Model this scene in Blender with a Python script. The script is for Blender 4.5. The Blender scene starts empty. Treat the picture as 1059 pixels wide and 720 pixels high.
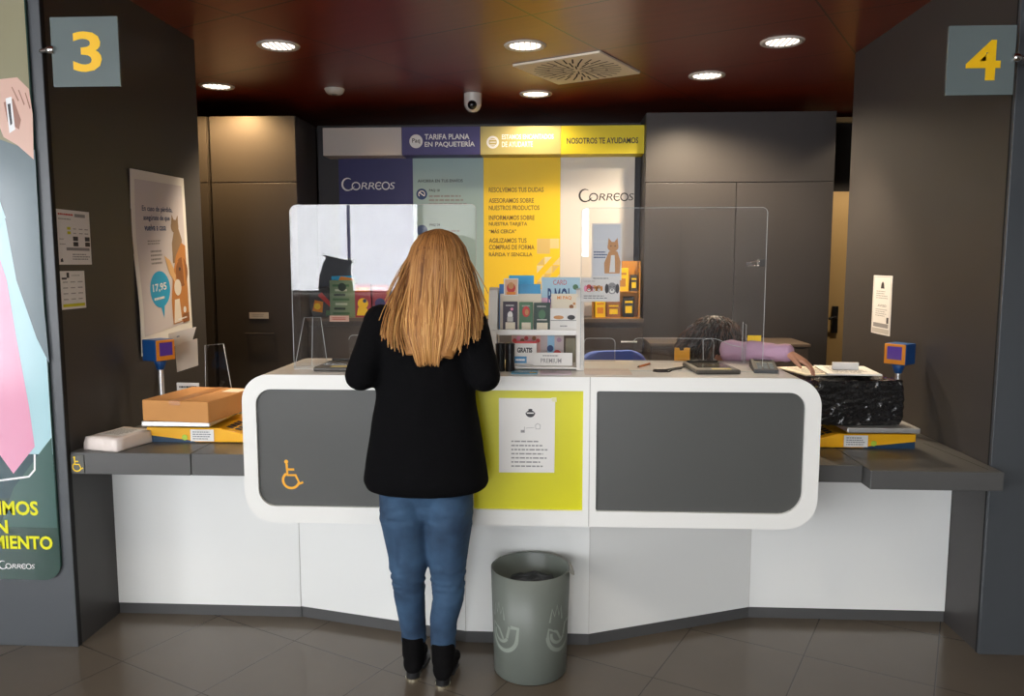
import bpy, bmesh, math, random
from mathutils import Vector, Matrix, noise as mnoise
R = math.radians
PI = math.pi
V = Vector
random.seed(7)
SC = bpy.context.scene
COL = SC.collection

# ------------------------------------------------------------------ camera
F_PX, PITCH, YAW, CAM_H = 820.0, R(6.13), R(3.0), 1.55
cam_d = bpy.data.cameras.new('camera')
cam = bpy.data.objects.new('camera', cam_d)
COL.objects.link(cam)
cam_d.sensor_fit = 'HORIZONTAL'
cam_d.sensor_width = 36.0
cam_d.lens = F_PX / 1059.0 * 36.0
cam_d.clip_start = 0.05
cam.location = (0, 0, CAM_H)
cam.rotation_euler = (PI / 2 - PITCH, 0, YAW)
SC.camera = cam


def at(u, v, Y):
    """world x, z of the point of the photo (u, v) that lies in the plane y = Y"""
    a = (u - 529.5) / F_PX
    b = (v - 360) / F_PX
    x = a
    y = math.cos(PITCH) - b * math.sin(PITCH)
    z = -math.sin(PITCH) - b * math.cos(PITCH)
    c, s = math.cos(YAW), math.sin(YAW)
    x, y = x * c - y * s, x * s + y * c
    t = Y / y
    return x * t, CAM_H + z * t


def box_at(u0, v0, u1, v1, Y):
    """x0, x1, z0, z1 of a photo rectangle in the plane y = Y"""
    um, vm = (u0 + u1) / 2, (v0 + v1) / 2
    return at(u0, vm, Y)[0], at(u1, vm, Y)[0], at(um, v1, Y)[1], at(um, v0, Y)[1]


# ------------------------------------------------------------------ materials
def lin(c):
    return tuple((x / 12.92 if x <= 0.04045 else ((x + 0.055) / 1.055) ** 2.4) for x in (q / 255.0 for q in c)) + (1.0,)


_M = {}


def mat(name, rgb, rough=0.5, metal=0.0, spec=0.5, emit=0.0, bump=0.0, bscale=60.0, var=0.0, vscale=6.0, coat=0.0):
    if name in _M:
        return _M[name]
    m = bpy.data.materials.new(name)
    m.use_nodes = True
    nt = m.node_tree
    b = nt.nodes['Principled BSDF']
    b.inputs['Base Color'].default_value = lin(rgb)
    b.inputs['Roughness'].default_value = rough
    b.inputs['Metallic'].default_value = metal
    b.inputs['Specular IOR Level'].default_value = spec
    b.inputs['Coat Weight'].default_value = coat
    if emit:
        b.inputs['Emission Color'].default_value = lin(rgb)
        b.inputs['Emission Strength'].default_value = emit
    if bump or var:
        tc = nt.nodes.new('ShaderNodeTexCoord')
    if bump:
        n = nt.nodes.new('ShaderNodeTexNoise')
        n.inputs['Scale'].default_value = bscale
        n.inputs['Detail'].default_value = 4
        bp = nt.nodes.new('ShaderNodeBump')
        bp.inputs['Strength'].default_value = bump
        bp.inputs['Distance'].default_value = 0.01
        nt.links.new(tc.outputs['Object'], n.inputs['Vector'])
        nt.links.new(n.outputs['Fac'], bp.inputs['Height'])
        nt.links.new(bp.outputs['Normal'], b.inputs['Normal'])
    if var:
        n2 = nt.nodes.new('ShaderNodeTexNoise')
        n2.inputs['Scale'].default_value = vscale
        n2.inputs['Detail'].default_value = 5
        nt.links.new(tc.outputs['Object'], n2.inputs['Vector'])
        mx = nt.nodes.new('ShaderNodeMix')
        mx.data_type = 'RGBA'
        L = lin(rgb)
        mx.inputs['A'].default_value = tuple(x * (1 - var) for x in L[:3]) + (1,)
        mx.inputs['B'].default_value = tuple(min(1, x * (1 + var)) for x in L[:3]) + (1,)
        nt.links.new(n2.outputs['Fac'], mx.inputs['Factor'])
        nt.links.new(mx.outputs['Result'], b.inputs['Base Color'])
    _M[name] = m
    return m


def clear_mat(name, tint=(255, 255, 255), ior=1.5, haze=0.0):
    """thin clear sheet: straight-through transmission plus Fresnel mirror reflection on both faces"""
    m = bpy.data.materials.new(name)
    m.use_nodes = True
    nt = m.node_tree
    nt.nodes.clear()
    out = nt.nodes.new('ShaderNodeOutputMaterial')
    tr = nt.nodes.new('ShaderNodeBsdfTransparent')
    tr.inputs['Color'].default_value = lin(tint)
    gl = nt.nodes.new('ShaderNodeBsdfGlossy')
    gl.inputs['Roughness'].default_value = haze
    fr = nt.nodes.new('ShaderNodeFresnel')
    ge = nt.nodes.new('ShaderNodeNewGeometry')
    mr = nt.nodes.new('ShaderNodeMapRange')
    mr.inputs['To Min'].default_value = ior
    mr.inputs['To Max'].default_value = 1.0 / ior
    nt.links.new(ge.outputs['Backfacing'], mr.inputs['Value'])
    nt.links.new(mr.outputs['Result'], fr.inputs['IOR'])
    mx = nt.nodes.new('ShaderNodeMixShader')
    nt.links.new(fr.outputs['Fac'], mx.inputs['Fac'])
    nt.links.new(tr.outputs['BSDF'], mx.inputs[1])
    nt.links.new(gl.outputs['BSDF'], mx.inputs[2])
    nt.links.new(mx.outputs['Shader'], out.inputs['Surface'])
    return m


def grid_mat(name, rgb, seam, angle, w, h, origin, mortar, rough, wood=0.0, spec=0.5, var=0.1):
    m = bpy.data.materials.new(name)
    m.use_nodes = True
    nt = m.node_tree
    N = nt.nodes.new
    b = nt.nodes['Principled BSDF']
    tc = N('ShaderNodeTexCoord')
    mp = N('ShaderNodeMapping')
    mp.vector_type = 'TEXTURE'
    mp.inputs['Location'].default_value = (origin[0], origin[1], 0)
    mp.inputs['Rotation'].default_value = (0, 0, angle)
    nt.links.new(tc.outputs['Object'], mp.inputs['Vector'])
    br = N('ShaderNodeTexBrick')
    br.offset = 0.0
    br.inputs['Scale'].default_value = 1.0
    br.inputs['Brick Width'].default_value = w
    br.inputs['Row Height'].default_value = h
    br.inputs['Mortar Size'].default_value = mortar
    br.inputs['Mortar Smooth'].default_value = 0.1
    L = lin(rgb)
    br.inputs['Color1'].default_value = tuple(x * (1 - var) for x in L[:3]) + (1,)
    br.inputs['Color2'].default_value = tuple(x * (1 + var) for x in L[:3]) + (1,)
    br.inputs['Mortar'].default_value = lin(seam)
    nt.links.new(mp.outputs['Vector'], br.inputs['Vector'])
    last = br.outputs['Color']
    ns = N('ShaderNodeTexNoise')
    mp2 = N('ShaderNodeMapping')
    mp2.inputs['Scale'].default_value = (1.2, 14, 1) if wood else (2.0, 2.0, 2.0)
    nt.links.new(mp.outputs['Vector'], mp2.inputs['Vector'])
    nt.links.new(mp2.outputs['Vector'], ns.inputs['Vector'])
    ns.inputs['Scale'].default_value = 1.5
    ns.inputs['Detail'].default_value = 6
    mr = N('ShaderNodeMapRange')
    mr.inputs['To Min'].default_value = 1 - (wood or 0.12)
    mr.inputs['To Max'].default_value = 1 + (wood or 0.12)
    nt.links.new(ns.outputs['Fac'], mr.inputs['Value'])
    mx = N('ShaderNodeMix')
    mx.data_type = 'RGBA'
    mx.blend_type = 'MULTIPLY'
    mx.inputs['Factor'].default_value = 1.0
    nt.links.new(last, mx.inputs['A'])
    nt.links.new(mr.outputs['Result'], mx.inputs['B'])
    nt.links.new(mx.outputs['Result'], b.inputs['Base Color'])
    b.inputs['Roughness'].default_value = rough
    b.inputs['Specular IOR Level'].default_value = spec
    bp = N('ShaderNodeBump')
    bp.inputs['Strength'].default_value = 0.25
    bp.inputs['Distance'].default_value = 0.004
    bp.invert = True
    nt.links.new(br.outputs['Fac'], bp.inputs['Height'])
    nt.links.new(bp.outputs['Normal'], b.inputs['Normal'])
    return m


LAM = mat('charcoal_laminate', (64, 61, 60), 0.42, var=0.05, vscale=3, spec=0.4)
LAMD = mat('dark_brown_laminate', (74, 66, 60), 0.4, var=0.06, vscale=3)
STEELD = mat('blue_grey_metal', (70, 74, 78), 0.38, metal=0.0, spec=0.6)
DESK = mat('desk_grey', (84, 84, 83), 0.35, var=0.05)
BLACK = mat('black_plastic', (24, 24, 26), 0.35)
SEAM = mat('seam_black', (14, 13, 13), 0.8)
WHITE = mat('white_solid_surface', (236, 236, 232), 0.3, var=0.01)
WHITEP = mat('white_panel', (238, 239, 236), 0.45)
PAPER = mat('white_paper', (238, 236, 232), 0.7)
CREAM = mat('cream_card', (236, 226, 205), 0.7)
LIME = mat('lime_panel', (212, 207, 8), 0.4)
PANELG = mat('graphite_panel', (78, 79, 77), 0.4, var=0.03)
YEL = mat('signal_yellow', (250, 196, 12), 0.45)
YELP = mat('yellow_print', (252, 214, 22), 0.5)
YELH = mat('header_yellow', (232, 212, 32), 0.5)
OLIVE = mat('header_beige', (196, 182, 110), 0.5)
NAVY = mat('navy_print', (40, 40, 102), 0.5)
PURP = mat('purple_print', (66, 62, 124), 0.5)
TEAL = mat('teal_print', (160, 188, 188), 0.5)
WARMW = mat('warm_white_print', (226, 222, 216), 0.5)
GREYP = mat('pale_grey_print', (196, 192, 186), 0.5)
INK = mat('ink_dark', (58, 56, 58), 0.6)
INKG = mat('ink_grey', (150, 148, 148), 0.6)
INKO = mat('ink_olive', (142, 108, 40), 0.6)
INKB = mat('ink_blue', (44, 72, 120), 0.6)
INKW = mat('ink_white', (244, 244, 244), 0.5)
RED = mat('red_print', (200, 52, 50), 0.5)
PINK = mat('pink_print', (236, 150, 180), 0.5)
CYAN = mat('cyan_print', (34, 168, 222), 0.45)
LBLUE = mat('light_blue_print', (150, 196, 226), 0.5)
GREENP = mat('green_print', (74, 118, 82), 0.5)
DGREEN = mat('dark_green_print', (38, 62, 52), 0.5)
DPURP = mat('dark_violet_print', (58, 46, 62), 0.5)
ORANGE = mat('orange_print', (226, 140, 30), 0.5)
BROWN = mat('brown_print', (150, 96, 54), 0.6)
TAN = mat('tan_print', (206, 150, 96), 0.6)
STEEL = mat('brushed_steel', (226, 226, 224), 0.38, metal=0.9)
CHROME = mat('chrome', (220, 220, 220), 0.12, metal=1.0)
CARD = mat('cardboard', (196, 138, 76), 0.75, bump=0.1, bscale=30, var=0.08, vscale=9)
TAPE = mat('packing_tape', (178, 118, 60), 0.3)
SBLUE = mat('scale_blue', (24, 78, 140), 0.4)
SDBLUE = mat('scale_navy', (26, 58, 86), 0.5)
SYEL = mat('scale_yellow', (246, 180, 20), 0.4)
LCD = mat('lcd_violet', (92, 62, 160), 0.2)
CLEAR = clear_mat('clear_acrylic', (252, 252, 252))
CLEARG = clear_mat('window_glass', (246, 246, 248))
EDGE = mat('acrylic_edge', (200, 206, 206), 0.15, spec=0.8)
GLASSY = mat('sign_glass', (104, 116, 116), 0.08, spec=0.9)
LAMP = mat('lamp_glow', (255, 244, 230), 0.5, emit=2.4)
TRIM = mat('trim_white', (210, 206, 200), 0.3, spec=0.6)
FINM = mat('reflector_metal', (150, 146, 140), 0.3, metal=0.6)
BEIGE = mat('door_beige', (176, 148, 100), 0.5, var=0.05)
CEILW = mat('lobby_white', (214, 212, 206), 0.8)
LOBBY = mat('lobby_wall', (150, 146, 140), 0.7)
BINM = mat('bin_grey_green', (104, 110, 103), 0.42, spec=0.5)
BINL = mat('bin_emblem', (142, 150, 140), 0.42)
BAGBLK = mat('bin_liner', (22, 22, 24), 0.4)
WOOD = grid_mat('ceiling_veneer', (120, 46, 27), (30, 12, 8), R(-29), 1.2, 0.75, (0.248, 4.596), 0.005, 0.3, wood=0.25, var=0.12)
TILE = grid_mat('floor_tile', (98, 88, 76), (70, 62, 54), R(-27), 0.46, 0.46, (-1.267, 2.66), 0.0025, 0.2, var=0.03)


# ------------------------------------------------------------------ mesh builder
ORG = {}


def org(o):
    return ORG.get(o.name, V((0, 0, 0)))


class FR:
    """a local drawing plane: a along ux, b along uz, c out of the surface"""

    def __init__(s, o, ux=(1, 0, 0), uz=(0, 0, 1)):
        s.o, s.ux, s.uz = V(o), V(ux).normalized(), V(uz).normalized()
        s.n = s.ux.cross(s.uz).normalized()

    def p(s, a, b, c=0.0):
        return s.o + s.ux * a + s.uz * b + s.n * c


_TXT = {}


def text_mesh(body, bold, shear):
    k = (body, bold, shear)
    if k not in _TXT:
        cu = bpy.data.curves.new('t', 'FONT')
        cu.body = body
        cu.offset = bold
        cu.shear = shear
        cu.resolution_u = 3
        ob = bpy.data.objects.new('t', cu)
        COL.objects.link(ob)
        dg = bpy.context.evaluated_depsgraph_get()
        dg.update()
        me = bpy.data.meshes.new_from_object(ob.evaluated_get(dg))
        vs = [v.co.copy() for v in me.vertices]
        fs = [tuple(p.vertices) for p in me.polygons]
        bpy.data.objects.remove(ob)
        bpy.data.curves.remove(cu)
        bpy.data.meshes.remove(me)
        x0, x1 = min(v.x for v in vs), max(v.x for v in vs)
        y0, y1 = min(v.y for v in vs), max(v.y for v in vs)
        _TXT[k] = ([(v.x - x0, v.y - y0) for v in vs], fs, x1 - x0, y1 - y0)
    return _TXT[k]


def rrect(a0, b0, a1, b1, r, seg=8):
    """rounded rectangle outline, counter-clockwise; r one radius or (bl, br, tr, tl)"""
    if not isinstance(r, (tuple, list)):
        r = (r,) * 4
    pts = []
    for (cx, cy, rr, s) in ((a0 + r[0], b0 + r[0], r[0], PI), (a1 - r[1], b0 + r[1], r[1], 1.5 * PI),
                            (a1 - r[2], b1 - r[2], r[2], 0), (a0 + r[3], b1 - r[3], r[3], 0.5 * PI)):
        if rr < 1e-5:
            pts.append((cx, cy))
        else:
            for i in range(seg + 1):
                t = s + i / seg * PI / 2
                pts.append((cx + rr * math.cos(t), cy + rr * math.sin(t)))
    return pts


def arc(cx, cy, r, t0, t1, n=16, ry=None):
    ry = ry or r
    return [(cx + r * math.cos(R(t0 + (t1 - t0) * i / n)), cy + ry * math.sin(R(t0 + (t1 - t0) * i / n))) for i in range(n + 1)]


class MB:
    def __init__(s):
        s.vs, s.fs, s.ms, s.sm, s.mats = [], [], [], [], []

    def mi(s, m):
        if m not in s.mats:
            s.mats.append(m)
        return s.mats.index(m)

    def add(s, verts, faces, m, smooth=False):
        k = len(s.vs)
        s.vs += [V(v) for v in verts]
        i = s.mi(m)
        for f in faces:
            s.fs.append([k + q for q in f])
            s.ms.append(i)
            s.sm.append(smooth)
        return s

    def bm(s, b, m, M=None, smooth=False):
        b.verts.index_update()
        vs = [(M @ v.co if M else v.co.copy()) for v in b.verts]
        s.add(vs, [[v.index for v in f.verts] for f in b.faces], m, smooth)
        b.free()
        return s

    def box(s, x0, y0, z0, x1, y1, z1, m, bev=0.0, M=None, seg=2, smooth=False):
        b = bmesh.new()
        bmesh.ops.create_cube(b, size=1)
        for v in b.verts:
            v.co = V(((x0 + x1) / 2 + v.co.x * (x1 - x0), (y0 + y1) / 2 + v.co.y * (y1 - y0), (z0 + z1) / 2 + v.co.z * (z1 - z0)))
        if bev:
            bmesh.ops.bevel(b, geom=b.edges[:], offset=bev, segments=seg, profile=0.5, affect='EDGES')
        return s.bm(b, m, M, smooth)

    def slab(s, fr, poly, c0, c1, m, side=None, bev=0.0):
        n = len(poly)
        if bev:
            b = bmesh.new()
            lo = [b.verts.new(fr.p(a, q, c0)) for a, q in poly]
            hi = [b.verts.new(fr.p(a, q, c1)) for a, q in poly]
            b.faces.new(hi)
            b.faces.new(lo[::-1])
            for i in range(n):
                b.faces.new((lo[i], lo[(i + 1) % n], hi[(i + 1) % n], hi[i]))
            ed = [e for e in b.edges if e.verts[0] in hi and e.verts[1] in hi]
            bmesh.ops.bevel(b, geom=ed, offset=bev, segments=2, profile=0.5, affect='EDGES')
            return s.bm(b, m)
        lo = [fr.p(a, q, c0) for a, q in poly]
        hi = [fr.p(a, q, c1) for a, q in poly]
        s.add(lo + hi, [list(range(n))[::-1], [n + i for i in range(n)]], m)
        s.add(lo + hi, [[i, (i + 1) % n, n + (i + 1) % n, n + i] for i in range(n)], side or m)
        return s

    def poly(s, fr, pts, c, m):
        return s.add([fr.p(a, b, c) for a, b in pts], [list(range(len(pts)))], m)

    def rect(s, fr, a0, b0, a1, b1, c, m):
        return s.poly(fr, [(a0, b0), (a1, b0), (a1, b1), (a0, b1)], c, m)

    def disc(s, fr, a, b, r, c, m, ry=None, seg=28):
        return s.poly(fr, arc(a, b, r, 0, 360, seg, ry)[:-1], c, m)

    def stroke(s, fr, pts, w, c, m, closed=False, fn=None):
        """flat ribbon along a polyline"""
        n = len(pts)
        L = []
        for i in range(n):
            p = V(pts[i])
            d0 = (p - V(pts[i - 1])) if (i > 0 or closed) else None
            d1 = (V(pts[(i + 1) % n]) - p) if (i < n - 1 or closed) else None
            d = (d0.normalized() if d0 else V((0, 0))) + (d1.normalized() if d1 else V((0, 0)))
            if d.length < 1e-6:
                d = d1 or d0
            d.normalize()
            nn = V((-d.y, d.x))
            ww = w[i] if isinstance(w, (list, tuple)) else w
            L.append((p + nn * ww / 2, p - nn * ww / 2))
        fn = fn or (lambda a, b: fr.p(a, b, c))
        vs = []
        for a, b in L:
            vs += [fn(a.x, a.y), fn(b.x, b.y)]
        rng = range(n if closed else n - 1)
        return s.add(vs, [[2 * i, 2 * i + 1, 2 * ((i + 1) % n) + 1, 2 * ((i + 1) % n)] for i in rng], m)

    def text(s, fr, body, a0, b0, m, c=0.0012, h=None, a1=None, b1=None, bold=0.0, shear=0.0, align='l'):
        vs, fs, w0, h0 = text_mesh(body, bold, shear)
        if a1 is not None and b1 is not None:
            sx, sy = (a1 - a0) / w0, (b1 - b0) / h0
        elif a1 is not None:
            sx = sy = (a1 - a0) / w0
        else:
            sx = sy = h / h0
        off = {'l': 0, 'c': -w0 * sx / 2, 'r': -w0 * sx}[align]
        return s.add([fr.p(a0 + off + x * sx, b0 + y * sy, c) for x, y in vs], fs, m)

    def lines(s, fr, a0, b0, a1, b1, n, m, c=0.0011, fill=0.45, rag=0.35):
        """rows of print too small to read"""
        st = (b1 - b0) / n
        for i in range(n):
            y = b1 - (i + 1) * st + st * (1 - fill) / 2
            x, e = a0, a0 + (a1 - a0) * (1 - rag * random.random())
            while x < e:
                w = (a1 - a0) * random.uniform(0.06, 0.16)
                s.rect(fr, x, y, min(x + w, e), y + st * fill, c, m)
                x += w + (a1 - a0) * 0.025
        return s

    def cyl(s, p0, p1, r0, r1=None, m=None, seg=24, cap=True, smooth=True):
        return s.sweep([p0, p1], [r0, r0 if r1 is None else r1], m, seg, cap=cap, smooth=smooth, dome=False)

    def lathe(s, prof, ctr, m, seg=40, smooth=True, a0=0, a1=360):
        ctr = V(ctr)
        full = abs(a1 - a0) >= 360
        ns = seg if full else seg + 1
        vs = []
        for (r, z) in prof:
            for i in range(ns):
                t = R(a0 + (a1 - a0) * i / seg)
                vs.append(ctr + V((r * math.cos(t), r * math.sin(t), z)))
        fs = []
        for j in range(len(prof) - 1):
            for i in range(seg):
                k = (i + 1) % ns
                fs.append([j * ns + i, j * ns + k, (j + 1) * ns + k, (j + 1) * ns + i])
        return s.add(vs, fs, m, smooth)

    def sweep(s, pts, rads, m, seg=12, ref=None, cap=True, smooth=True, dome=True, closed=False):
        """tube of elliptical sections: rads scalars or (across ref, along ref)"""
        pts = [V(p) for p in pts]
        n = len(pts)
        if dome and cap:
            def rr(q):
                return q if isinstance(q, (tuple, list)) else (q, q)
            a, b = rr(rads[0]), rr(rads[-1])
            d0 = (pts[0] - pts[1]).normalized()
            d1 = (pts[-1] - pts[-2]).normalized()
            pre, prr, post, por = [], [], [], []
            for f, k in ((0.30, 0.95), (0.62, 0.78), (0.88, 0.47)):
                pre.insert(0, pts[0] + d0 * min(a) * f)
                prr.insert(0, (a[0] * k, a[1] * k))
                post.append(pts[-1] + d1 * min(b) * f)
                por.append((b[0] * k, b[1] * k))
            pts = pre + pts + post
            rads = prr + list(rads) + por
            n = len(pts)
        up = None
        vs = []
        for i in range(n):
            d = (pts[(i + 1) % n] - pts[i - 1]) if (closed or 0 < i < n - 1) else (pts[1] - pts[0] if i == 0 else pts[-1] - pts[-2])
            if d.length < 1e-9:
                d = pts[-1] - pts[0]
            d.normalize()
            if ref is not None:
                up = V(ref) - d * V(ref).dot(d)
            elif up is None:
                q = V((0, 0, 1)) if abs(d.z) < 0.9 else V((0, 1, 0))
                up = q - d * q.dot(d)
            else:
                up = up - d * up.dot(d)
            if up.length < 1e-6:
                q = V((1, 0, 0))
                up = q - d * q.dot(d)
            up.normalize()
            sd = d.cross(up)
            r = rads[i]
            ra, rb = r if isinstance(r, (tuple, list)) else (r, r)
            for k in range(seg):
                t = 2 * PI * k / seg
                vs.append(pts[i] + sd * ra * math.cos(t) + up * rb * math.sin(t))
        fs = []
        for i in range(n if closed else n - 1):
            j = (i + 1) % n
            for k in range(seg):
                l = (k + 1) % seg
                fs.append([i * seg + k, i * seg + l, j * seg + l, j * seg + k])
        s.add(vs, fs, m, smooth)
        if cap and not closed:
            s.add(vs, [list(range(seg))[::-1], [(n - 1) * seg + k for k in range(seg)]], m, smooth)
        return s

    def ball(s, c, r, m, seg=20, M=None):
        b = bmesh.new()
        bmesh.ops.create_uvsphere(b, u_segments=seg, v_segments=max(8, seg // 2 + 2), radius=1)
        r = r if isinstance(r, (tuple, list)) else (r, r, r)
        T = Matrix.Translation(V(c)) @ (M or Matrix.Identity(4)) @ Matrix.Diagonal((*r, 1))
        return s.bm(b, m, T, True)

    def mesh(s, name):
        me = bpy.data.meshes.new(name)
        me.from_pydata([tuple(v) for v in s.vs], [], s.fs)
        for m in s.mats:
            me.materials.append(m)
        for p, i, sm in zip(me.polygons, s.ms, s.sm):
            p.material_index = i
            p.use_smooth = sm
        me.update()
        return me

    def build(s, name, parent=None, base=None):
        """link everything collected as ONE mesh object; world coordinates are kept"""
        if parent is not None:
            o0 = org(parent)
        elif base is not None:
            o0 = V(base)
        else:
            xs, ys, zs = [v.x for v in s.vs], [v.y for v in s.vs], [v.z for v in s.vs]
            o0 = V(((min(xs) + max(xs)) / 2, (min(ys) + max(ys)) / 2, min(zs)))
        s.vs = [v - o0 for v in s.vs]
        o = bpy.data.objects.new(name, s.mesh(name))
        COL.objects.link(o)
        if parent is not None:
            o.parent = parent
        else:
            o.location = o0
        ORG[o.name] = o0
        return o


def tag(o, label, cat, group=None):
    o['label'] = label
    o['category'] = cat
    if group:
        o['group'] = group
    return o


def thing(name, label, cat, loc, group=None):
    o = bpy.data.objects.new(name, None)
    COL.objects.link(o)
    o.location = loc
    o.empty_display_size = 0.1
    ORG[o.name] = V(loc)
    return tag(o, label, cat, group)


def struct(o):
    o['kind'] = 'structure'
    return o


def copy_tree(o, parent=None):
    c = o.copy()
    COL.objects.link(c)
    ORG[c.name] = ORG.get(o.name, V((0, 0, 0)))
    if parent is not None:
        c.parent = parent
    for ch in list(o.children):
        copy_tree(ch, c)
    return c


def rotz(deg, c):
    c = V(c)
    return Matrix.Translation(c) @ Matrix.Rotation(R(deg), 4, 'Z') @ Matrix.Translation(-c)


def fuse(mb, name, voxel, parent=None, base=None, smooth=6, fn=None, mats=None, extra=None):
    """fuse the closed shells of mb into one continuous skin"""
    me = mb.mesh('tmp')
    ob = bpy.data.objects.new('tmp', me)
    COL.objects.link(ob)
    r = ob.modifiers.new('r', 'REMESH')
    r.mode = 'VOXEL'
    r.voxel_size = voxel
    r.use_smooth_shade = True
    if smooth:
        sm = ob.modifiers.new('s', 'SMOOTH')
        sm.factor = 0.5
        sm.iterations = smooth
    dg = bpy.context.evaluated_depsgraph_get()
    dg.update()
    out = bpy.data.meshes.new_from_object(ob.evaluated_get(dg))
    bpy.data.objects.remove(ob)
    bpy.data.meshes.remove(me)
    o0 = org(parent) if parent is not None else V(base or (0, 0, 0))
    if extra:
        for v in out.vertices:
            v.co = extra(v.co)
    out.materials.clear()
    for m in mats or mb.mats:
        out.materials.append(m)
    for p in out.polygons:
        p.use_smooth = True
        p.material_index = fn(p.center) if fn else 0
    for v in out.vertices:
        v.co -= o0
    out.name = name
    o = bpy.data.objects.new(name, out)
    COL.objects.link(o)
    if parent is not None:
        o.parent = parent
    else:
        o.location = o0
    ORG[o.name] = o0
    return o


ZC = 2.73  # ceiling height

# ------------------------------------------------------------------ the setting
struct(MB().box(-6.2, -4.3, -0.1, 5.2, 7.4, 0.0, TILE).build('floor', base=(0, 0, 0)))
struct(MB().box(-6.2, 2.3, ZC, 5.2, 7.4, ZC + 0.1, WOOD).build('ceiling', base=(0, 0, 0)))
struct(MB().box(-6.2, -4.3, ZC + 0.02, 5.2, 2.3, ZC + 0.12, CEILW).build('ceiling_lobby', base=(0, 0, 0)))
struct(MB().box(-3.4, 7.05, 0, 3.1, 7.15, ZC, LAMD).build('wall_back'))
struct(MB().box(-3.5, 4.28, 0, -3.4, 7.15, ZC, LAM).build('wall_office_left'))
struct(MB().box(3.1, 4.74, 0, 3.2, 7.15, ZC, LAM).build('wall_office_right'))
# the two dark blocks that frame the counter
wl = MB().box(-6.2, 2.99, 0, -1.92, 4.28, ZC, LAM).build('wall_left', base=(-1.92, 2.99, 0))
struct(wl)
m = MB().box(-2.9, 2.972, 0, -1.918, 2.992, ZC, STEELD, 0.002)
m.box(-1.9195, 2.975, 0, -1.9165, 2.998, ZC, SEAM)
m.build('front_cladding', wl)
wr = MB().box(1.70, 3.12, 0, 5.2, 4.74, ZC, LAM).build('wall_right', base=(1.7, 3.12, 0))
struct(wr)
m = MB().box(1.698, 3.102, 0, 2.7, 3.122, ZC, STEELD, 0.002)
m.box(1.696, 3.118, 0, 1.699, 3.124, ZC, SEAM)
m.build('front_cladding', wr)
# lobby shell behind the camera, with the glazing the daylight comes through
W1 = (-5.7, -1.74, 1.16, 2.62)
W2_FILL = (-0.96, 0.30, 0.12, 2.62)  # unseen window added to brighten the counter front
W3 = (0.34, 0.46, 1.60, 2.28)
W5 = (-1.70, -1.0, 0.60, 2.62)
W6_VEIL = (0.56, 2.70, 0.40, 2.55)  # unseen window with a blind, added to veil the right screen
W4_FILL = (-3.2, -1.0, 0.12, 2.62)  # unseen side window added for soft light from the left


def wall_with_openings(name, x0, x1, z1, y0, y1, wins, mt):
    mb = MB()
    xs = sorted({x0, x1} | {w[0] for w in wins} | {w[1] for w in wins})
    for a, b in zip(xs, xs[1:]):
        w = [q for q in wins if q[0] <= a and q[1] >= b]
        if w:
            mb.box(a, y0, 0, b, y1, w[0][2], mt)
            mb.box(a, y0, w[0][3], b, y1, z1, mt)
        else:
            mb.box(a, y0, 0, b, y1, z1, mt)
    return struct(mb.build(name))


wall_with_openings('wall_front', -6.2, 5.2, ZC + 0.02, -4.12, -4.0, [W1, W2_FILL, W3, W5, W6_VEIL], LOBBY)
mb = MB()
mb.box(-6.3, -4.12, 0, -6.2, W4_FILL[0], ZC + 0.02, CEILW)
mb.box(-6.3, W4_FILL[1], 0, -6.2, 2.99, ZC + 0.02, CEILW)
mb.box(-6.3, W4_FILL[0], 0, -6.2, W4_FILL[1], W4_FILL[2], CEILW)
mb.box(-6.3, W4_FILL[0], W4_FILL[3], -6.2, W4_FILL[1], ZC + 0.02, CEILW)
struct(mb.build('wall_lobby_left'))
struct(MB().box(5.2, -4.12, 0, 5.3, 3.12, ZC + 0.02, LOBBY).build('wall_lobby_right'))


def blind_mat(name, t):
    m_ = bpy.data.materials.new(name)
    m_.use_nodes = True
    nt_ = m_.node_tree
    nt_.nodes.clear()
    o_ = nt_.nodes.new('ShaderNodeOutputMaterial')
    tl = nt_.nodes.new('ShaderNodeBsdfTranslucent')
    tl.inputs['Color'].default_value = (t, t, t * 0.98, 1)
    df = nt_.nodes.new('ShaderNodeBsdfDiffuse')
    df.inputs['Color'].default_value = (0.5, 0.5, 0.48, 1)
    ad = nt_.nodes.new('ShaderNodeMixShader')
    ad.inputs['Fac'].default_value = 0.25
    nt_.links.new(tl.outputs[0], ad.inputs[1])
    nt_.links.new(df.outputs[0], ad.inputs[2])
    nt_.links.new(ad.outputs[0], o_.inputs['Surface'])
    return m_


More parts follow.
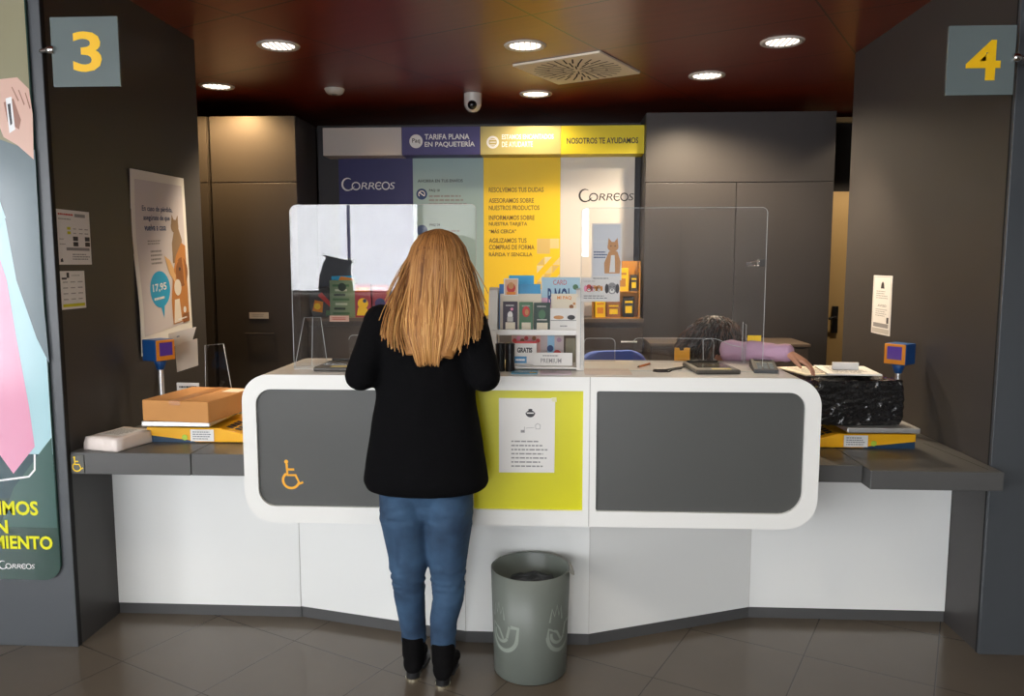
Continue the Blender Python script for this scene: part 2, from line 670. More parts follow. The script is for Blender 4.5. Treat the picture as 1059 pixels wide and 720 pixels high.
FRM = mat('window_frame_grey', (120, 124, 128), 0.4)
for i, (w, mull) in enumerate(((W1, (-4.4, -2.66)), (W2_FILL, (-0.33,)), (W3, ()), (W5, ()), (W6_VEIL, (1.6,)))):
    mb = MB()
    t = 0.03
    mb.box(w[0], -4.1, w[2], w[1], -4.02, w[2] + t, FRM)
    mb.box(w[0], -4.1, w[3] - t, w[1], -4.02, w[3], FRM)
    mb.box(w[0], -4.1, w[2], w[0] + t / 2, -4.02, w[3], FRM)
    mb.box(w[1] - t / 2, -4.1, w[2], w[1], -4.02, w[3], FRM)
    for x in mull:
        mb.box(x - 0.012, -4.1, w[2], x + 0.012, -4.02, w[3], FRM)
    wo = struct(mb.build('window_%d' % (i + 1)))  # includes the windows added for fill and veil
    MB().box(w[0] + t / 2, -4.065, w[2] + t, w[1] - t / 2, -4.055, w[3] - t, CLEARG).build('pane', wo)
    if w in (W5, W6_VEIL):
        BL = blind_mat('blind_white', 0.86) if w == W5 else blind_mat('blind_veil_grey', 0.25)  # the grey blind is added to haze the right screen's reflection
        MB().box(w[0] + 0.01, -4.03, w[2] + 0.01, w[1] - 0.01, -4.028, w[3] - 0.01, BL).build('blind', wo)
    pl = bpy.data.lights.new('daylight_portal', 'AREA')
    pl.shape = 'RECTANGLE'
    pl.size, pl.size_y = w[1] - w[0], w[3] - w[2]
    pl.cycles.is_portal = True
    po = bpy.data.objects.new('daylight_portal', pl)
    COL.objects.link(po)
    po.location = ((w[0] + w[1]) / 2, -4.13, (w[2] + w[3]) / 2)
    po.rotation_euler = (R(90), 0, 0)   # shines towards +Y

mb = MB()
for a, b_ in ((W4_FILL[0], W4_FILL[0] + 0.03), (-2.1, -2.06), (W4_FILL[1] - 0.03, W4_FILL[1])):
    mb.box(-6.28, a, W4_FILL[2], -6.22, b_, W4_FILL[3], FRM)
mb.box(-6.28, W4_FILL[0], W4_FILL[2], -6.22, W4_FILL[1], W4_FILL[2] + 0.03, FRM)
mb.box(-6.28, W4_FILL[0], W4_FILL[3] - 0.03, -6.22, W4_FILL[1], W4_FILL[3], FRM)
wo = struct(mb.build('window_6'))
MB().box(-6.255, W4_FILL[0] + 0.03, W4_FILL[2] + 0.03, -6.245, W4_FILL[1] - 0.03, W4_FILL[3] - 0.03, CLEARG).build('pane', wo)
pl = bpy.data.lights.new('daylight_portal', 'AREA')
pl.shape = 'RECTANGLE'
pl.size, pl.size_y = W4_FILL[3] - W4_FILL[2], W4_FILL[1] - W4_FILL[0]
pl.cycles.is_portal = True
po = bpy.data.objects.new('daylight_portal', pl)
COL.objects.link(po)
po.location = (-6.31, (W4_FILL[0] + W4_FILL[1]) / 2, (W4_FILL[2] + W4_FILL[3]) / 2)
po.rotation_euler = (0, R(-90), 0)   # shines towards +X
struct(MB().box(-5.7, -4.0, 1.12, -1.74, -3.78, 1.16, CEILW, 0.004).build('trim_2'))
mb = MB()
BLOCKER = mat('blocker_grey', (44, 48, 54), 0.7, bump=0.3, bscale=20)  # dark shape added to block the window reflected in the left screen
mb.sweep([(-2.80, -3.89, 1.165), (-2.80, -3.89, 1.22), (-2.80, -3.89, 1.38), (-2.79, -3.89, 1.52), (-2.77, -3.89, 1.565), (-2.76, -3.89, 1.61)], [(0.20, 0.08), (0.23, 0.10), (0.21, 0.09), (0.17, 0.06), (0.16, 0.04), (0.21, 0.03)], BLOCKER, 24, ref=(0, 1, 0), dome=False)
tag(mb.build('reflection_blocker'), 'added dark bag shape on the lobby ledge, blocking the window mirrored in the screen', 'reflection_blocker')

# ------------------------------------------------------------------ world and lamps
wd = bpy.data.worlds.new('sky')
SC.world = wd
wd.use_nodes = True
wd.node_tree.nodes['Background'].inputs['Color'].default_value = (0.97, 0.99, 1.0, 1)
wd.node_tree.nodes['Background'].inputs['Strength'].default_value = 16.0


def downlight(x, y, label, watts, cone=90, col=(1.0, 0.80, 0.56), name='downlight'):
    t = thing(name, label, 'ceiling light', (x, y, ZC), 'round downlights in the wooden ceiling')
    rp = [(0.085, -0.002), (0.098, -0.009), (0.112, -0.007), (0.116, 0.0)]
    MB().lathe(rp, (x, y, ZC), TRIM).build('trim_ring', t)
    MB().lathe([(0.0, -0.003), (0.086, -0.003)], (x, y, ZC), LAMP).build('lamp', t)
    mb = MB()
    for k in range(-2, 3):
        w = math.sqrt(max(0.0, 0.084 ** 2 - (k * 0.03) ** 2))
        mb.box(x + k * 0.03 - 0.002, y - w, ZC - 0.008, x + k * 0.03 + 0.002, y + w, ZC - 0.003, FINM)
    mb.build('louvre', t)
    ld = bpy.data.lights.new('bulb', 'SPOT')
    ld.energy = watts
    ld.color = col
    ld.spot_size = R(cone)
    ld.spot_blend = 0.55
    ld.shadow_soft_size = 0.06
    lo = bpy.data.objects.new('bulb', ld)
    COL.objects.link(lo)
    lo.parent = t
    lo.location = (0, 0, -0.03)
    return t


downlight(-1.507, 4.405, 'large round downlight in the ceiling beside the tall dark wall with the 3 sign', 150, 80)
downlight(-0.163, 4.476, 'round downlight in the ceiling just in front of the square air vent', 150, 80)
downlight(1.217, 4.472, 'round downlight in the ceiling nearest the sign 4 wall', 130, 80)
downlight(0.961, 5.231, 'round downlight above the tall grey cabinet, close to its top edge', 170, 150)
downlight(-0.133, 5.723, 'round downlight behind the vent, shining on the yellow header', 22, 150)
downlight(-2.266, 5.366, 'round downlight lighting the top of the brown cabinet beside the tall left wall', 100, 165, (1.0, 0.62, 0.27))

for lx, ly in ((-1.3, 1.7), (0.0, 1.5), (1.3, 1.7), (-3.2, 0.6), (2.8, 0.6)):  # unseen fill spots without fixtures, added to brighten the counter area
    ld = bpy.data.lights.new('lobby_fill', 'SPOT')
    ld.energy = 35
    ld.color = (1.0, 0.9, 0.78)
    ld.spot_size = R(130)
    ld.spot_blend = 0.6
    ld.shadow_soft_size = 0.10
    lo = bpy.data.objects.new('lobby_fill', ld)
    COL.objects.link(lo)
    lo.location = (lx, ly, ZC)

ld = bpy.data.lights.new('corridor_fill', 'SPOT')  # unseen spot without a fixture, added to brighten the beige door
ld.energy = 70
ld.color = (1.0, 0.8, 0.56)
ld.spot_size = R(120)
ld.shadow_soft_size = 0.06
lo = bpy.data.objects.new('corridor_fill', ld)
COL.objects.link(lo)
lo.location = (2.45, 5.75, ZC - 0.03)

# square swirl air vent
VC = V((0.138, 4.997, ZC))
vf = FR((VC.x, VC.y, ZC), (math.cos(R(-29)), math.sin(R(-29)), 0), (-math.sin(R(-29)), -math.cos(R(-29)), 0))
vf.uz = V((math.sin(R(29)), math.cos(R(29)), 0))
vf.n = V((0, 0, -1))
vent = thing('air_vent', 'square white swirl air vent set in the wooden ceiling', 'air vent', VC)
mb = MB()
mb.slab(vf, rrect(-0.29, -0.29, 0.29, 0.29, 0.01, 3), 0.0, 0.012, mat('vent_cream', (244, 234, 214), 0.5))
mb.build('face_plate', vent)
mb = MB()
for ring, (n, r0, r1, w) in enumerate(((10, 0.03, 0.10, 0.009), (20, 0.085, 0.185, 0.010), (30, 0.17, 0.265, 0.010))):
    for k in range(n):
        t = 2 * PI * (k + 0.5 * (ring % 2)) / n
        tw = t + 0.05
        p0 = (r0 * math.cos(t), r0 * math.sin(t))
        p1 = (r1 * math.cos(tw), r1 * math.sin(tw))
        mb.stroke(vf, [p0, p1], w, 0.0135, SEAM)
mb.build('slot', vent)

# dome camera and smoke detector
dc = thing('security_camera', 'small white dome security camera hanging from the ceiling above the purple header', 'security camera', (-0.574, 5.70, ZC))
MB().lathe([(0.0, -0.05), (0.058, -0.05), (0.062, -0.045), (0.062, 0.0)], (-0.574, 5.70, ZC), TRIM).build('mount', dc)
mb = MB().lathe([(0.062, -0.045), (0.06, -0.08), (0.048, -0.105), (0.03, -0.122), (0.0, -0.128)], (-0.574, 5.70, ZC), TRIM)
mb.build('housing', dc)
MB().ball((-0.574, 5.652, ZC - 0.085), 0.033, mat('lens_black', (16, 16, 18), 0.1)).build('lens', dc)
sd = thing('smoke_detector', 'small cream smoke detector on the ceiling beside the dome camera', 'smoke detector', (-1.5, 5.495, ZC))
MB().lathe([(0.0, -0.038), (0.045, -0.036), (0.06, -0.022), (0.068, -0.006), (0.068, 0)], (-1.5, 5.495, ZC), TRIM).build('cover', sd)
MB().lathe([(0.0, -0.041), (0.018, -0.041), (0.02, -0.036)], (-1.5, 5.495, ZC), FINM).build('sensor', sd)

# ------------------------------------------------------------------ back-office cabinets, sign wall, door
lc = thing('tall_cabinet', 'tall dark brown cabinet left of the blue sign, lit from above', 'cabinet', (-2.14, 5.9, 0))
MB().box(-2.452, 5.668, 0, -1.83, 6.13, 2.585, LAM).build('body', lc)
d = MB().box(-2.45, 5.65, 0.02, -1.832, 5.67, 2.118, LAM, 0.002).build('door', lc)
mb = MB()
mb.box(-2.235, 5.618, 1.028, -2.02, 5.626, 1.046, INK, 0.003)
mb.box(-2.228, 5.624, 1.03, -2.214, 5.651, 1.044, INK)
mb.box(-2.042, 5.624, 1.03, -2.028, 5.651, 1.044, INK)
mb.build('handle', d)
mb = MB().box(-2.207, 5.644, 1.147, -2.066, 5.65, 1.192, GREYP, 0.001)
mb.lines(FR((-2.207, 5.644, 1.147)), 0.02, 0.012, 0.12, 0.036, 2, INKG)
mb.build('label_plate', d)
MB().box(-2.45, 5.65, 2.124, -1.832, 5.67, 2.583, LAM, 0.002).build('upper_door', lc)
nc = thing('tall_cabinet', 'narrow strip of another tall brown cabinet beside the tall left wall', 'cabinet', (-2.8, 5.9, 0))
MB().box(-3.1, 5.668, 0, -2.475, 6.13, 2.585, LAM).build('body', nc)
MB().box(-3.098, 5.65, 0.02, -2.477, 5.67, 2.118, LAM, 0.002).build('door', nc)
MB().box(-3.098, 5.65, 2.124, -2.477, 5.67, 2.583, LAM, 0.002).build('upper_door', nc)

rc = thing('tall_cabinet', 'wide tall grey-brown cabinet right of the sign wall under a downlight', 'cabinet', (1.32, 6.1, 0))
MB().box(0.655, 5.868, 0, 1.99, 6.35, 2.618, LAM).build('body', rc)
MB().box(0.657, 5.85, 0.02, 1.303, 5.87, 2.122, LAM, 0.002).build('door', rc)
MB().box(1.307, 5.85, 0.02, 1.988, 5.87, 2.122, LAM, 0.002).build('door', rc)
MB().box(0.657, 5.85, 2.127, 1.988, 5.87, 2.616, LAM, 0.002).build('upper_door', rc)

# partition carrying the sign boards
struct(MB().box(-1.828, 6.17, 0, 0.653, 6.25, 2.60, mat('partition_dark', (46, 44, 48), 0.5)).build('wall_sign_partition'))
hd = thing('sign_header', 'long fascia of white, purple, beige and yellow panels above the sign boards', 'sign', (-0.53, 6.0, 2.345))
hx = [-1.728, -1.134, -0.548, 0.047, 0.664]
HF = FR((0, 5.97, 0))
hp = []
for k, mt in enumerate((mat('header_white', (206, 200, 196), 0.5), PURP, OLIVE, YELH)):
    hp.append(MB().box(hx[k] + 0.001, 5.97, 2.347, hx[k + 1] - 0.001, 6.169, 2.551, mt, 0.001).build('panel', hd))
mb = MB()
mb.disc(HF, -1.026, 2.447, 0.05, 0.001, INKW)
mb.text(HF, 'Paq', -1.055, 2.428, INK, 0.002, a1=-0.997, bold=0.01)
mb.build('badge', hp[1])
mb = MB()
mb.text(HF, 'TARIFA PLANA', -0.962, 2.459, INKW, a1=-0.628, b1=2.499, bold=0.022)
mb.text(HF, 'EN PAQUETERÍA', -0.962, 2.40, INKW, a1=-0.588, b1=2.452, bold=0.022)
mb.build('lettering', hp[1])
mb = MB()
mb.disc(HF, -0.455, 2.436, 0.046, 0.001, INKW)
mb.disc(HF, -0.455, 2.436, 0.03, 0.002, OLIVE)
for q in (-0.02, 0.0, 0.02):
    mb.rect(HF, -0.478, 2.433 + q, -0.432, 2.439 + q, 0.003, INKW)
mb.build('badge', hp[2])
mb = MB()
mb.text(HF, 'ESTAMOS ENCANTADOS', -0.388, 2.456, INKW, a1=-0.006, b1=2.492, bold=0.02)
mb.text(HF, 'DE AYUDARTE', -0.388, 2.40, INKW, a1=-0.16, b1=2.44, bold=0.02)
mb.build('lettering', hp[2])
mb = MB()
mb.text(HF, 'NOSOTROS TE AYUDAMOS', 0.09, 2.42, INK, a1=0.612, b1=2.463, bold=0.02)
mb.build('lettering', hp[3])


def correos(mb, fr, a0, b0, a1, mt, c=0.0015):
    """the flowing word mark: big initial and small capitals"""
    w = a1 - a0
    h = w * 0.185
    # large C with a tail that dips under the O
    cw = w * 0.185
    mb.stroke(fr, arc(a0 + cw * 0.60, b0 + h * 0.50, cw * 0.56, 55, 325, 18, h * 0.60), [w * 0.010 + w * 0.026 * math.sin(PI * i / 18) for i in range(19)], c, mt)
    ox = a0 + w * 0.265
    mb.stroke(fr, arc(ox, b0 + h * 0.33, w * 0.072, 0, 360, 24, h * 0.36)[:-1], w * 0.022, c, mt, closed=True)
    mb.stroke(fr, [(a0 + w * 0.13, b0 - h * 0.06), (a0 + w * 0.18, b0 - h * 0.03), (a0 + w * 0.235, b0 + h * 0.3)], [w * 0.01, w * 0.02, w * 0.008], c, mt)
    x = a0 + w * 0.36
    for ch, cwid in (('R', 0.135), ('R', 0.135)):
        mb.text(fr, ch, x, b0, mt, c, a1=x + w * cwid * 0.95, b1=b0 + h * 0.68, shear=0.16, bold=-0.004)
        x += w * cwid
    ex = x + w * 0.066
    mb.stroke(fr, arc(ex, b0 + h * 0.34, w * 0.058, 40, 320, 16, h * 0.35), w * 0.022, c, mt)
    mb.stroke(fr, [(ex - w * 0.05, b0 + h * 0.33), (ex + w * 0.03, b0 + h * 0.36)], w * 0.014, c, mt)
    x += w * 0.135
    mb.stroke(fr, arc(x + w * 0.062, b0 + h * 0.34, w * 0.066, 0, 360, 24, h * 0.36)[:-1], w * 0.022, c, mt, closed=True)
    mb.text(fr, 'S', x + w * 0.135, b0, mt, c, a1=a1, b1=b0 + h * 0.68, shear=0.16, bold=-0.004)


sb = thing('sign_board', 'tall board of navy, pale teal, yellow and white advertising panels behind the counter', 'sign', (-0.53, 6.12, 0))
SF = FR((0, 6.15, 0))
bx = [-1.662, -1.085, -0.540, 0.048, 0.610]
bp = []
for k, mt in enumerate((NAVY, TEAL, YELP, WARMW)):
    bp.append(MB().box(bx[k], 6.15, 0.9, bx[k + 1] - 0.001, 6.17, 2.40, mt, 0.001).build('panel', sb))
mb = MB()
correos(mb, SF, -1.638, 2.115, -1.225, INKW)
mb.build('lettering', bp[0])
mb = MB()
mb.text(SF, 'AHORRA EN TUS ENVÍOS', -1.048, 2.165, INK, a1=-0.70, b1=2.193, bold=0.012)
b2 = MB().disc(SF, -1.018, 2.076, 0.042, 0.0012, INKB)
b2.stroke(SF, arc(-1.018, 2.076, 0.024, -40, 220, 12), 0.006, 0.002, INKW)
b2.stroke(SF, [(-1.036, 2.09), (-1.0, 2.062)], 0.007, 0.002, INKW)
b2.build('badge', bp[1])
mb.build('lettering', bp[1])
mb = MB()
mb.text(SF, 'PAQ 10', -0.96, 2.092, INK, h=0.022, bold=0.02)
mb.lines(SF, -0.962, 1.985, -0.665, 2.075, 3, INKG, rag=0.3)
MB().disc(SF, -1.018, 1.80, 0.042, 0.0012, INKB).build('badge', bp[1])
mb.build('lettering', bp[1])
mb = MB()
mb.text(SF, 'PAQ 24', -0.96, 1.83, INK, h=0.022, bold=0.02)
mb.lines(SF, -0.962, 1.72, -0.665, 1.81, 3, INKG, rag=0.3)
mb.build('lettering', bp[1])
mb = MB()
mb.lines(SF, -0.962, 1.45, -0.665, 1.60, 4, INKG, rag=0.3)
mb.build('small_print', bp[1])
mb = MB()
rows = [('RESOLVEMOS TUS DUDAS', -0.081, 2.088), ('ASESORAMOS SOBRE', -0.155, 2.007), ('NUESTROS PRODUCTOS', -0.112, 1.952),
        ('INFORMAMOS SOBRE', -0.15, 1.877), ('NUESTRA TARJETA', -0.205, 1.826), ('“MÁS CERCA”', -0.29, 1.776),
        ('AGILIZAMOS TUS', -0.21, 1.703), ('COMPRAS DE FORMA', -0.15, 1.652), ('RÁPIDA Y SENCILLA', -0.165, 1.60)]
for para in (rows[:1], rows[1:3], rows[3:6], rows[6:]):
    mb = MB()
    for s_, a1, b0 in para:
        mb.text(SF, s_, -0.50, b0, INKO, a1=a1, b1=b0 + 0.036, bold=0.018)
    mb.build('lettering', bp[2])
mb = MB()
MOS = [mat('mosaic_a', (226, 196, 120), 0.5), mat('mosaic_b', (236, 214, 150), 0.5), mat('mosaic_c', (240, 226, 180), 0.5)]
mb.rect(SF, -0.13, 1.62, -0.03, 1.735, 0.001, MOS[0])
mb.rect(SF, -0.03, 1.66, 0.04, 1.735, 0.001, MOS[1])
for i in range(3):
    for j in range(4):
        x, y = -0.13 + i * 0.06, 1.34 + j * 0.065
        q = [(x, y), (x + 0.055, y), (x + 0.055, y + 0.06)] if (i + j) % 2 else [(x, y), (x + 0.055, y + 0.06), (x, y + 0.06)]
        mb.poly(SF, q, 0.001, MOS[(i * 2 + j) % 3])
mb.build('mosaic_print', bp[2])
mb = MB()
correos(mb, SF, 0.190, 2.022, 0.604, INK)
mb.build('lettering', bp[3])

# low cabinet running along the sign wall
cr = thing('low_cabinet', 'low dark brown cabinet with drawers standing along the foot of the sign wall', 'cabinet', (-0.6, 5.95, 0))
MB().box(-1.825, 5.80, 0.0, 0.652, 6.118, 1.12, LAMD).build('body', cr)
MB().box(-1.826, 5.775, 1.12, 0.653, 6.118, 1.145, mat('shelf_brown', (96, 84, 74), 0.35)).build('top', cr)
for k in range(4):
    x0 = -1.82 + k * 0.617
    for z0, z1 in ((0.62, 1.08), (0.1, 0.6)):
        d = MB().box(x0 + 0.004, 5.784, z0, x0 + 0.61, 5.80, z1, LAMD, 0.002).build('drawer', cr)
        zh = z1 - 0.1
        mb = MB().cyl((x0 + 0.46, 5.762, zh), (x0 + 0.575, 5.762, zh), 0.006, m=STEEL, seg=10)
        mb.box(x0 + 0.47, 5.762, zh - 0.004, x0 + 0.478, 5.785, zh + 0.004, STEEL)
        mb.box(x0 + 0.557, 5.762, zh - 0.004, x0 + 0.565, 5.785, zh + 0.004, STEEL)
        mb.build('handle', d)
mb = MB().box(-1.652, 5.768, 1.118, -1.508, 5.775, 1.162, mat('price_pink', (232, 206, 204), 0.6))
mb.lines(FR((-1.652, 5.768, 1.118)), 0.02, 0.012, 0.125, 0.034, 2, RED, rag=0.1)
tag(mb.build('price_label'), 'small pinkish price label under the green box on the back shelf', 'label')
sdesk = thing('side_cabinet', 'low dark brown cabinet in front of the wide tall cabinet behind the counter', 'cabinet', (1.16, 5.6, 0))
MB().box(0.662, 5.42, 0, 1.72, 5.84, 0.985, LAMD).build('body', sdesk)
MB().box(0.655, 5.40, 0.985, 1.73, 5.845, 1.006, mat('shelf_brown', (96, 84, 74), 0.35), 0.003).build('top', sdesk)
MB().box(0.67, 5.405, 0.05, 1.19, 5.42, 0.975, LAMD, 0.002).build('door', sdesk)
MB().box(1.194, 5.405, 0.05, 1.715, 5.42, 0.975, LAMD, 0.002).build('door', sdesk)

# beige door seen in the gap on the right
dr = struct(MB().box(2.2, 6.60, 0, 3.0, 6.65, 2.12, BEIGE, 0.003).build('door_1'))
mb = MB().box(2.268, 6.575, 0.98, 2.315, 6.60, 1.20, BLACK, 0.004)
mb.sweep([(2.29, 6.58, 1.11), (2.29, 6.535, 1.11), (2.25, 6.53, 1.105), (2.23, 6.53, 1.10)], [0.010] * 4, BLACK, 10)
mb.build('handle', dr)
struct(MB().box(1.991, 6.62, 2.12, 3.1, 6.70, 2.66, mat('gap_dark', (34, 30, 28), 0.7)).build('wall_above_door'))
struct(MB().box(1.991, 6.58, 2.66, 3.1, 6.70, 2.70, BEIGE).build('trim_1'))

# ------------------------------------------------------------------ merchandise on the back shelf
SH = 1.145
x0, x1, z0, z1 = box_at(326, 267, 366, 300, 5.92)
mb = MB()
GB = mat('grey_pouch', (62, 68, 78), 0.5, bump=0.3, bscale=40)
prof = [(x0 + 0.02, SH), (x1 - 0.05, SH), (x1 - 0.03, z0), (x1, z1 - 0.01), (x1 - 0.03, z1), (x1 - 0.09, z1 - 0.015), (x0 + 0.10, z1), (x0 + 0.06, z1 + 0.01), (x0 + 0.03, z0 + 0.02)]
mb.slab(FR((0, 5.95, 0)), prof, 0.0, 0.05, GB, bev=0.012)
mb.slab(FR((0, 5.90, 0)), [(x0 + 0.13, 1.40), (x1 + 0.01, 1.39), (x1 + 0.01, 1.44), (x1 - 0.02, 1.455), (x0 + 0.13, 1.45)], 0.0, 0.004, CYAN)
mb.slab(FR((0, 5.899, 0)), [(x0 + 0.18, 1.41), (x1 + 0.005, 1.40), (x1 + 0.005, 1.435), (x0 + 0.2, 1.45)], 0.0, 0.005, ORANGE)
tag(mb.build('pouch'), 'tall dark grey plastic pouch standing behind the green box on the back shelf', 'pouch')
x0, x1, z0, z1 = box_at(319, 296, 345, 327, 5.85)
mb = MB()
f = FR((x0, 5.85, SH), (1, 0, 0), (-0.05, 0.1, 1))
w, h = x1 - x0, z1 - SH
mb.slab(f, [(0.03, 0), (w - 0.01, 0), (w + 0.01, h * 0.6), (w * 0.8, h), (0.03, h * 0.93), (-0.01, h * 0.6)], -0.03, 0, mat('pack_charcoal', (66, 66, 68), 0.35), bev=0.008)
mb.poly(f, [(0.03, h * 0.2), (w * 0.55, h * 0.15), (w * 0.6, h * 0.5), (0.05, h * 0.55)], 0.0012, ORANGE)
mb.poly(f, [(w * 0.4, h * 0.7), (w * 0.55, h * 0.8), (w * 0.98, h * 0.4), (w * 0.9, h * 0.3)], 0.0012, RED)
mb.disc(f, w * 0.36, h * 0.35, w * 0.13, 0.002, YELP)
mb.poly(f, [(w * 0.68, h * 0.05), (w * 0.88, h * 0.08), (w * 0.9, h * 0.22), (w * 0.7, h * 0.22)], 0.0012, GREENP)
tag(mb.build('toy_pack'), 'charcoal blister pack with orange and red print at the shelf end', 'package')
x0, x1, z0, z1 = box_at(341, 290, 367, 326, 5.84)
mb = MB().box(x0, 5.84, SH, x1, 5.90, z1, mat('box_sage', (122, 150, 118), 0.5), 0.002)
f = FR((x0, 5.84, SH))
w, h = x1 - x0, z1 - SH
for k in range(7):
    mb.rect(f, w * (0.12 + 0.05 * (k % 3)), h * (0.08 + 0.125 * k), w * (0.78 - 0.08 * ((k * 2) % 3)), h * (0.14 + 0.125 * k), 0.001, (GREENP, DGREEN, mat('sage_pale', (196, 210, 186), 0.5))[k % 3])
mb.disc(f, w * 0.5, h * 0.82, w * 0.16, 0.0015, DGREEN)
tag(mb.build('product_box'), 'sage green printed box in front of the grey pouch on the back shelf', 'box')
x0, x1, z0, z1 = box_at(367, 294, 401, 325, 5.84)
xm = (x0 + x1) / 2
for k, (a, b, c1, c2, lab) in enumerate(((x0, xm - 0.004, ORANGE, YELP, 'red and yellow printed game box beside the green box on the back shelf'),
                                        (xm + 0.004, x1, PINK, PURP, 'red and pink printed game box, furthest from the green box on the back shelf'))):
    mb = MB().box(a, 5.84 + 0.012 * k, SH, b, 5.88 + 0.012 * k, z1 - 0.006 * k, mat('box_crimson', (160, 52, 72), 0.45), 0.002)
    f = FR((a, 5.84 + 0.012 * k, SH))
    w, h = b - a, z1 - SH
    mb.rect(f, w * 0.06, h * 0.78, w * 0.94, h * 0.92, 0.001, c1)
    mb.disc(f, w * 0.5, h * 0.42, w * 0.33, 0.001, c2)
    mb.poly(f, [(w * 0.1, h * 0.06), (w * 0.9, h * 0.06), (w * 0.75, h * 0.28), (w * 0.2, h * 0.3)], 0.0015, YELP)
    mb.disc(f, w * 0.62, h * 0.5, w * 0.12, 0.002, INKB)
    tag(mb.build('game_box'), lab, 'box', 'game boxes on the back shelf')

# orange display with goods at the right end of the low cabinet
x0, x1, z0, z1 = box_at(613, 270, 662, 330, 5.83)
od = thing('product_display', 'orange display stand with small goods at the right end of the back shelf', 'display', ((x0 + x1) / 2, 5.9, SH))
mb = MB()
OC = mat('display_orange', (196, 136, 52), 0.5)
xs = x0 + (x1 - x0) * 0.0
mb.box(x0, 5.93, SH, x1, 5.94, z1, OC)
mb.box(x1 - 0.008, 5.83, SH, x1, 5.94, z1, OC)
mb.box(x0, 5.83, SH, x0 + 0.008, 5.94, SH + 0.15, OC)
mb.build('back', od)
for zz in (SH, SH + 0.19):
    MB().box(x0 + 0.008, 5.83, zz, x1 - 0.008, 5.93, zz + 0.008, OC).build('shelf', od)
goods = [(x0 + 0.02, 0.008, 0.075, 0.13, YELP, ORANGE, 'yellow pack at the left of the lower orange display shelf'),
         (x0 + 0.105, 0.008, 0.10, 0.11, BROWN, YELP, 'brown and yellow pack in the middle of the lower orange display shelf'),
         (x0 + 0.225, 0.008, 0.08, 0.15, BLACK, YELP, 'black pack with yellow window at the end of the lower orange display shelf'),
         (x0 + 0.16, 0.198, 0.10, 0.17, YELP, OC, 'tall yellow pack on the upper orange display shelf'),
         (x0 + 0.275, 0.198, 0.05, 0.12, INK, YELP, 'small dark pack on the upper orange display shelf')]
for (a, b, w, h, c1, c2, lab) in goods:
    mb = MB().box(a, 5.85, SH + b, a + w, 5.91, SH + b + h, c1, 0.003)
    f = FR((a, 5.85, SH + b))
    mb.rect(f, w * 0.2, h * 0.2, w * 0.8, h * 0.55, 0.001, c2)
    mb.rect(f, w * 0.15, h * 0.7, w * 0.85, h * 0.8, 0.001, c2)
    tag(mb.build('goods_pack'), lab, 'package', 'packs on the orange display')

# cat poster and dog card fixed on the white sign panel


def cat_shape(mb, f, a, b, s, c, m1, m2):
    mb.poly(f, [(a - 0.28 * s, b), (a + 0.30 * s, b), (a + 0.33 * s, b + 0.45 * s), (a + 0.2 * s, b + 0.85 * s), (a - 0.12 * s, b + 0.85 * s), (a - 0.3 * s, b + 0.4 * s)], c, m1)
    mb.disc(f, a + 0.03 * s, b + 1.02 * s, 0.21 * s, c + 0.0006, m1, 0.19 * s)
    for q in (-1, 1):
        mb.poly(f, [(a + 0.03 * s + q * 0.2 * s, b + 1.08 * s), (a + 0.03 * s + q * 0.17 * s, b + 1.36 * s), (a + 0.03 * s + q * 0.03 * s, b + 1.18 * s)][::q], c + 0.0008, m1)
    mb.poly(f, [(a - 0.1 * s, b + 0.05 * s), (a + 0.12 * s, b + 0.05 * s), (a + 0.1 * s, b + 0.7 * s), (a - 0.04 * s, b + 0.7 * s)], c + 0.0008, m2)
    for q in (-0.08, 0.08):
        mb.disc(f, a + 0.03 * s + q * s, b + 1.05 * s, 0.025 * s, c + 0.0012, INK, seg=10)


def dog_head(mb, f, a, b, s, c, m1, m2):
    mb.disc(f, a, b, 0.30 * s, c, m1, 0.36 * s)
    for q in (-1, 1):
        mb.disc(f, a + q * 0.33 * s, b - 0.02 * s, 0.12 * s, c + 0.0004, m2, 0.30 * s)
        mb.disc(f, a + q * 0.12 * s, b + 0.1 * s, 0.035 * s, c + 0.001, INK, seg=10)
    mb.disc(f, a, b - 0.16 * s, 0.15 * s, c + 0.0006, PAPER, 0.14 * s)
    mb.disc(f, a, b - 0.1 * s, 0.06 * s, c + 0.0012, INK, 0.045 * s, seg=10)


# ------------------------------------------------------------------ the counter
ct = thing('service_counter', 'white service counter with rounded ends, two graphite panels and one lime panel', 'counter', (-0.1, 3.2, 0))
CF = FR((0, 2.93, 0))
X0, X1, Z0, Z1 = -1.187, 0.986, 0.557, 1.128
outer = rrect(X0, Z0, X1, Z1, (0.115, 0.115, 0.105, 0.105), 10)
outer = [(a, b + 0.008 * (a - X1) / (X1 - X0)) if b < 0.8 else (a, b) for a, b in outer]
mb = MB()
mb.slab(CF, outer, -0.52, -0.018, WHITE)
mb.build('body', ct)
# front face ring with the three recesses cut through it
LP = rrect(-1.133, 0.615, -0.352, 1.072, (0.065, 0.008, 0.008, 0.06), 8)
MP = rrect(-0.300, 0.615, 0.113, 1.075, 0.003, 2)
RP = rrect(0.163, 0.615, 0.928, 1.075, (0.008, 0.085, 0.06, 0.008), 8)
b = bmesh.new()


def loop(bm, pts, c):
    vs = [bm.verts.new(CF.p(a, q, c)) for a, q in pts]
    return [bm.edges.new((vs[i], vs[(i + 1) % len(vs)])) for i in range(len(vs))]


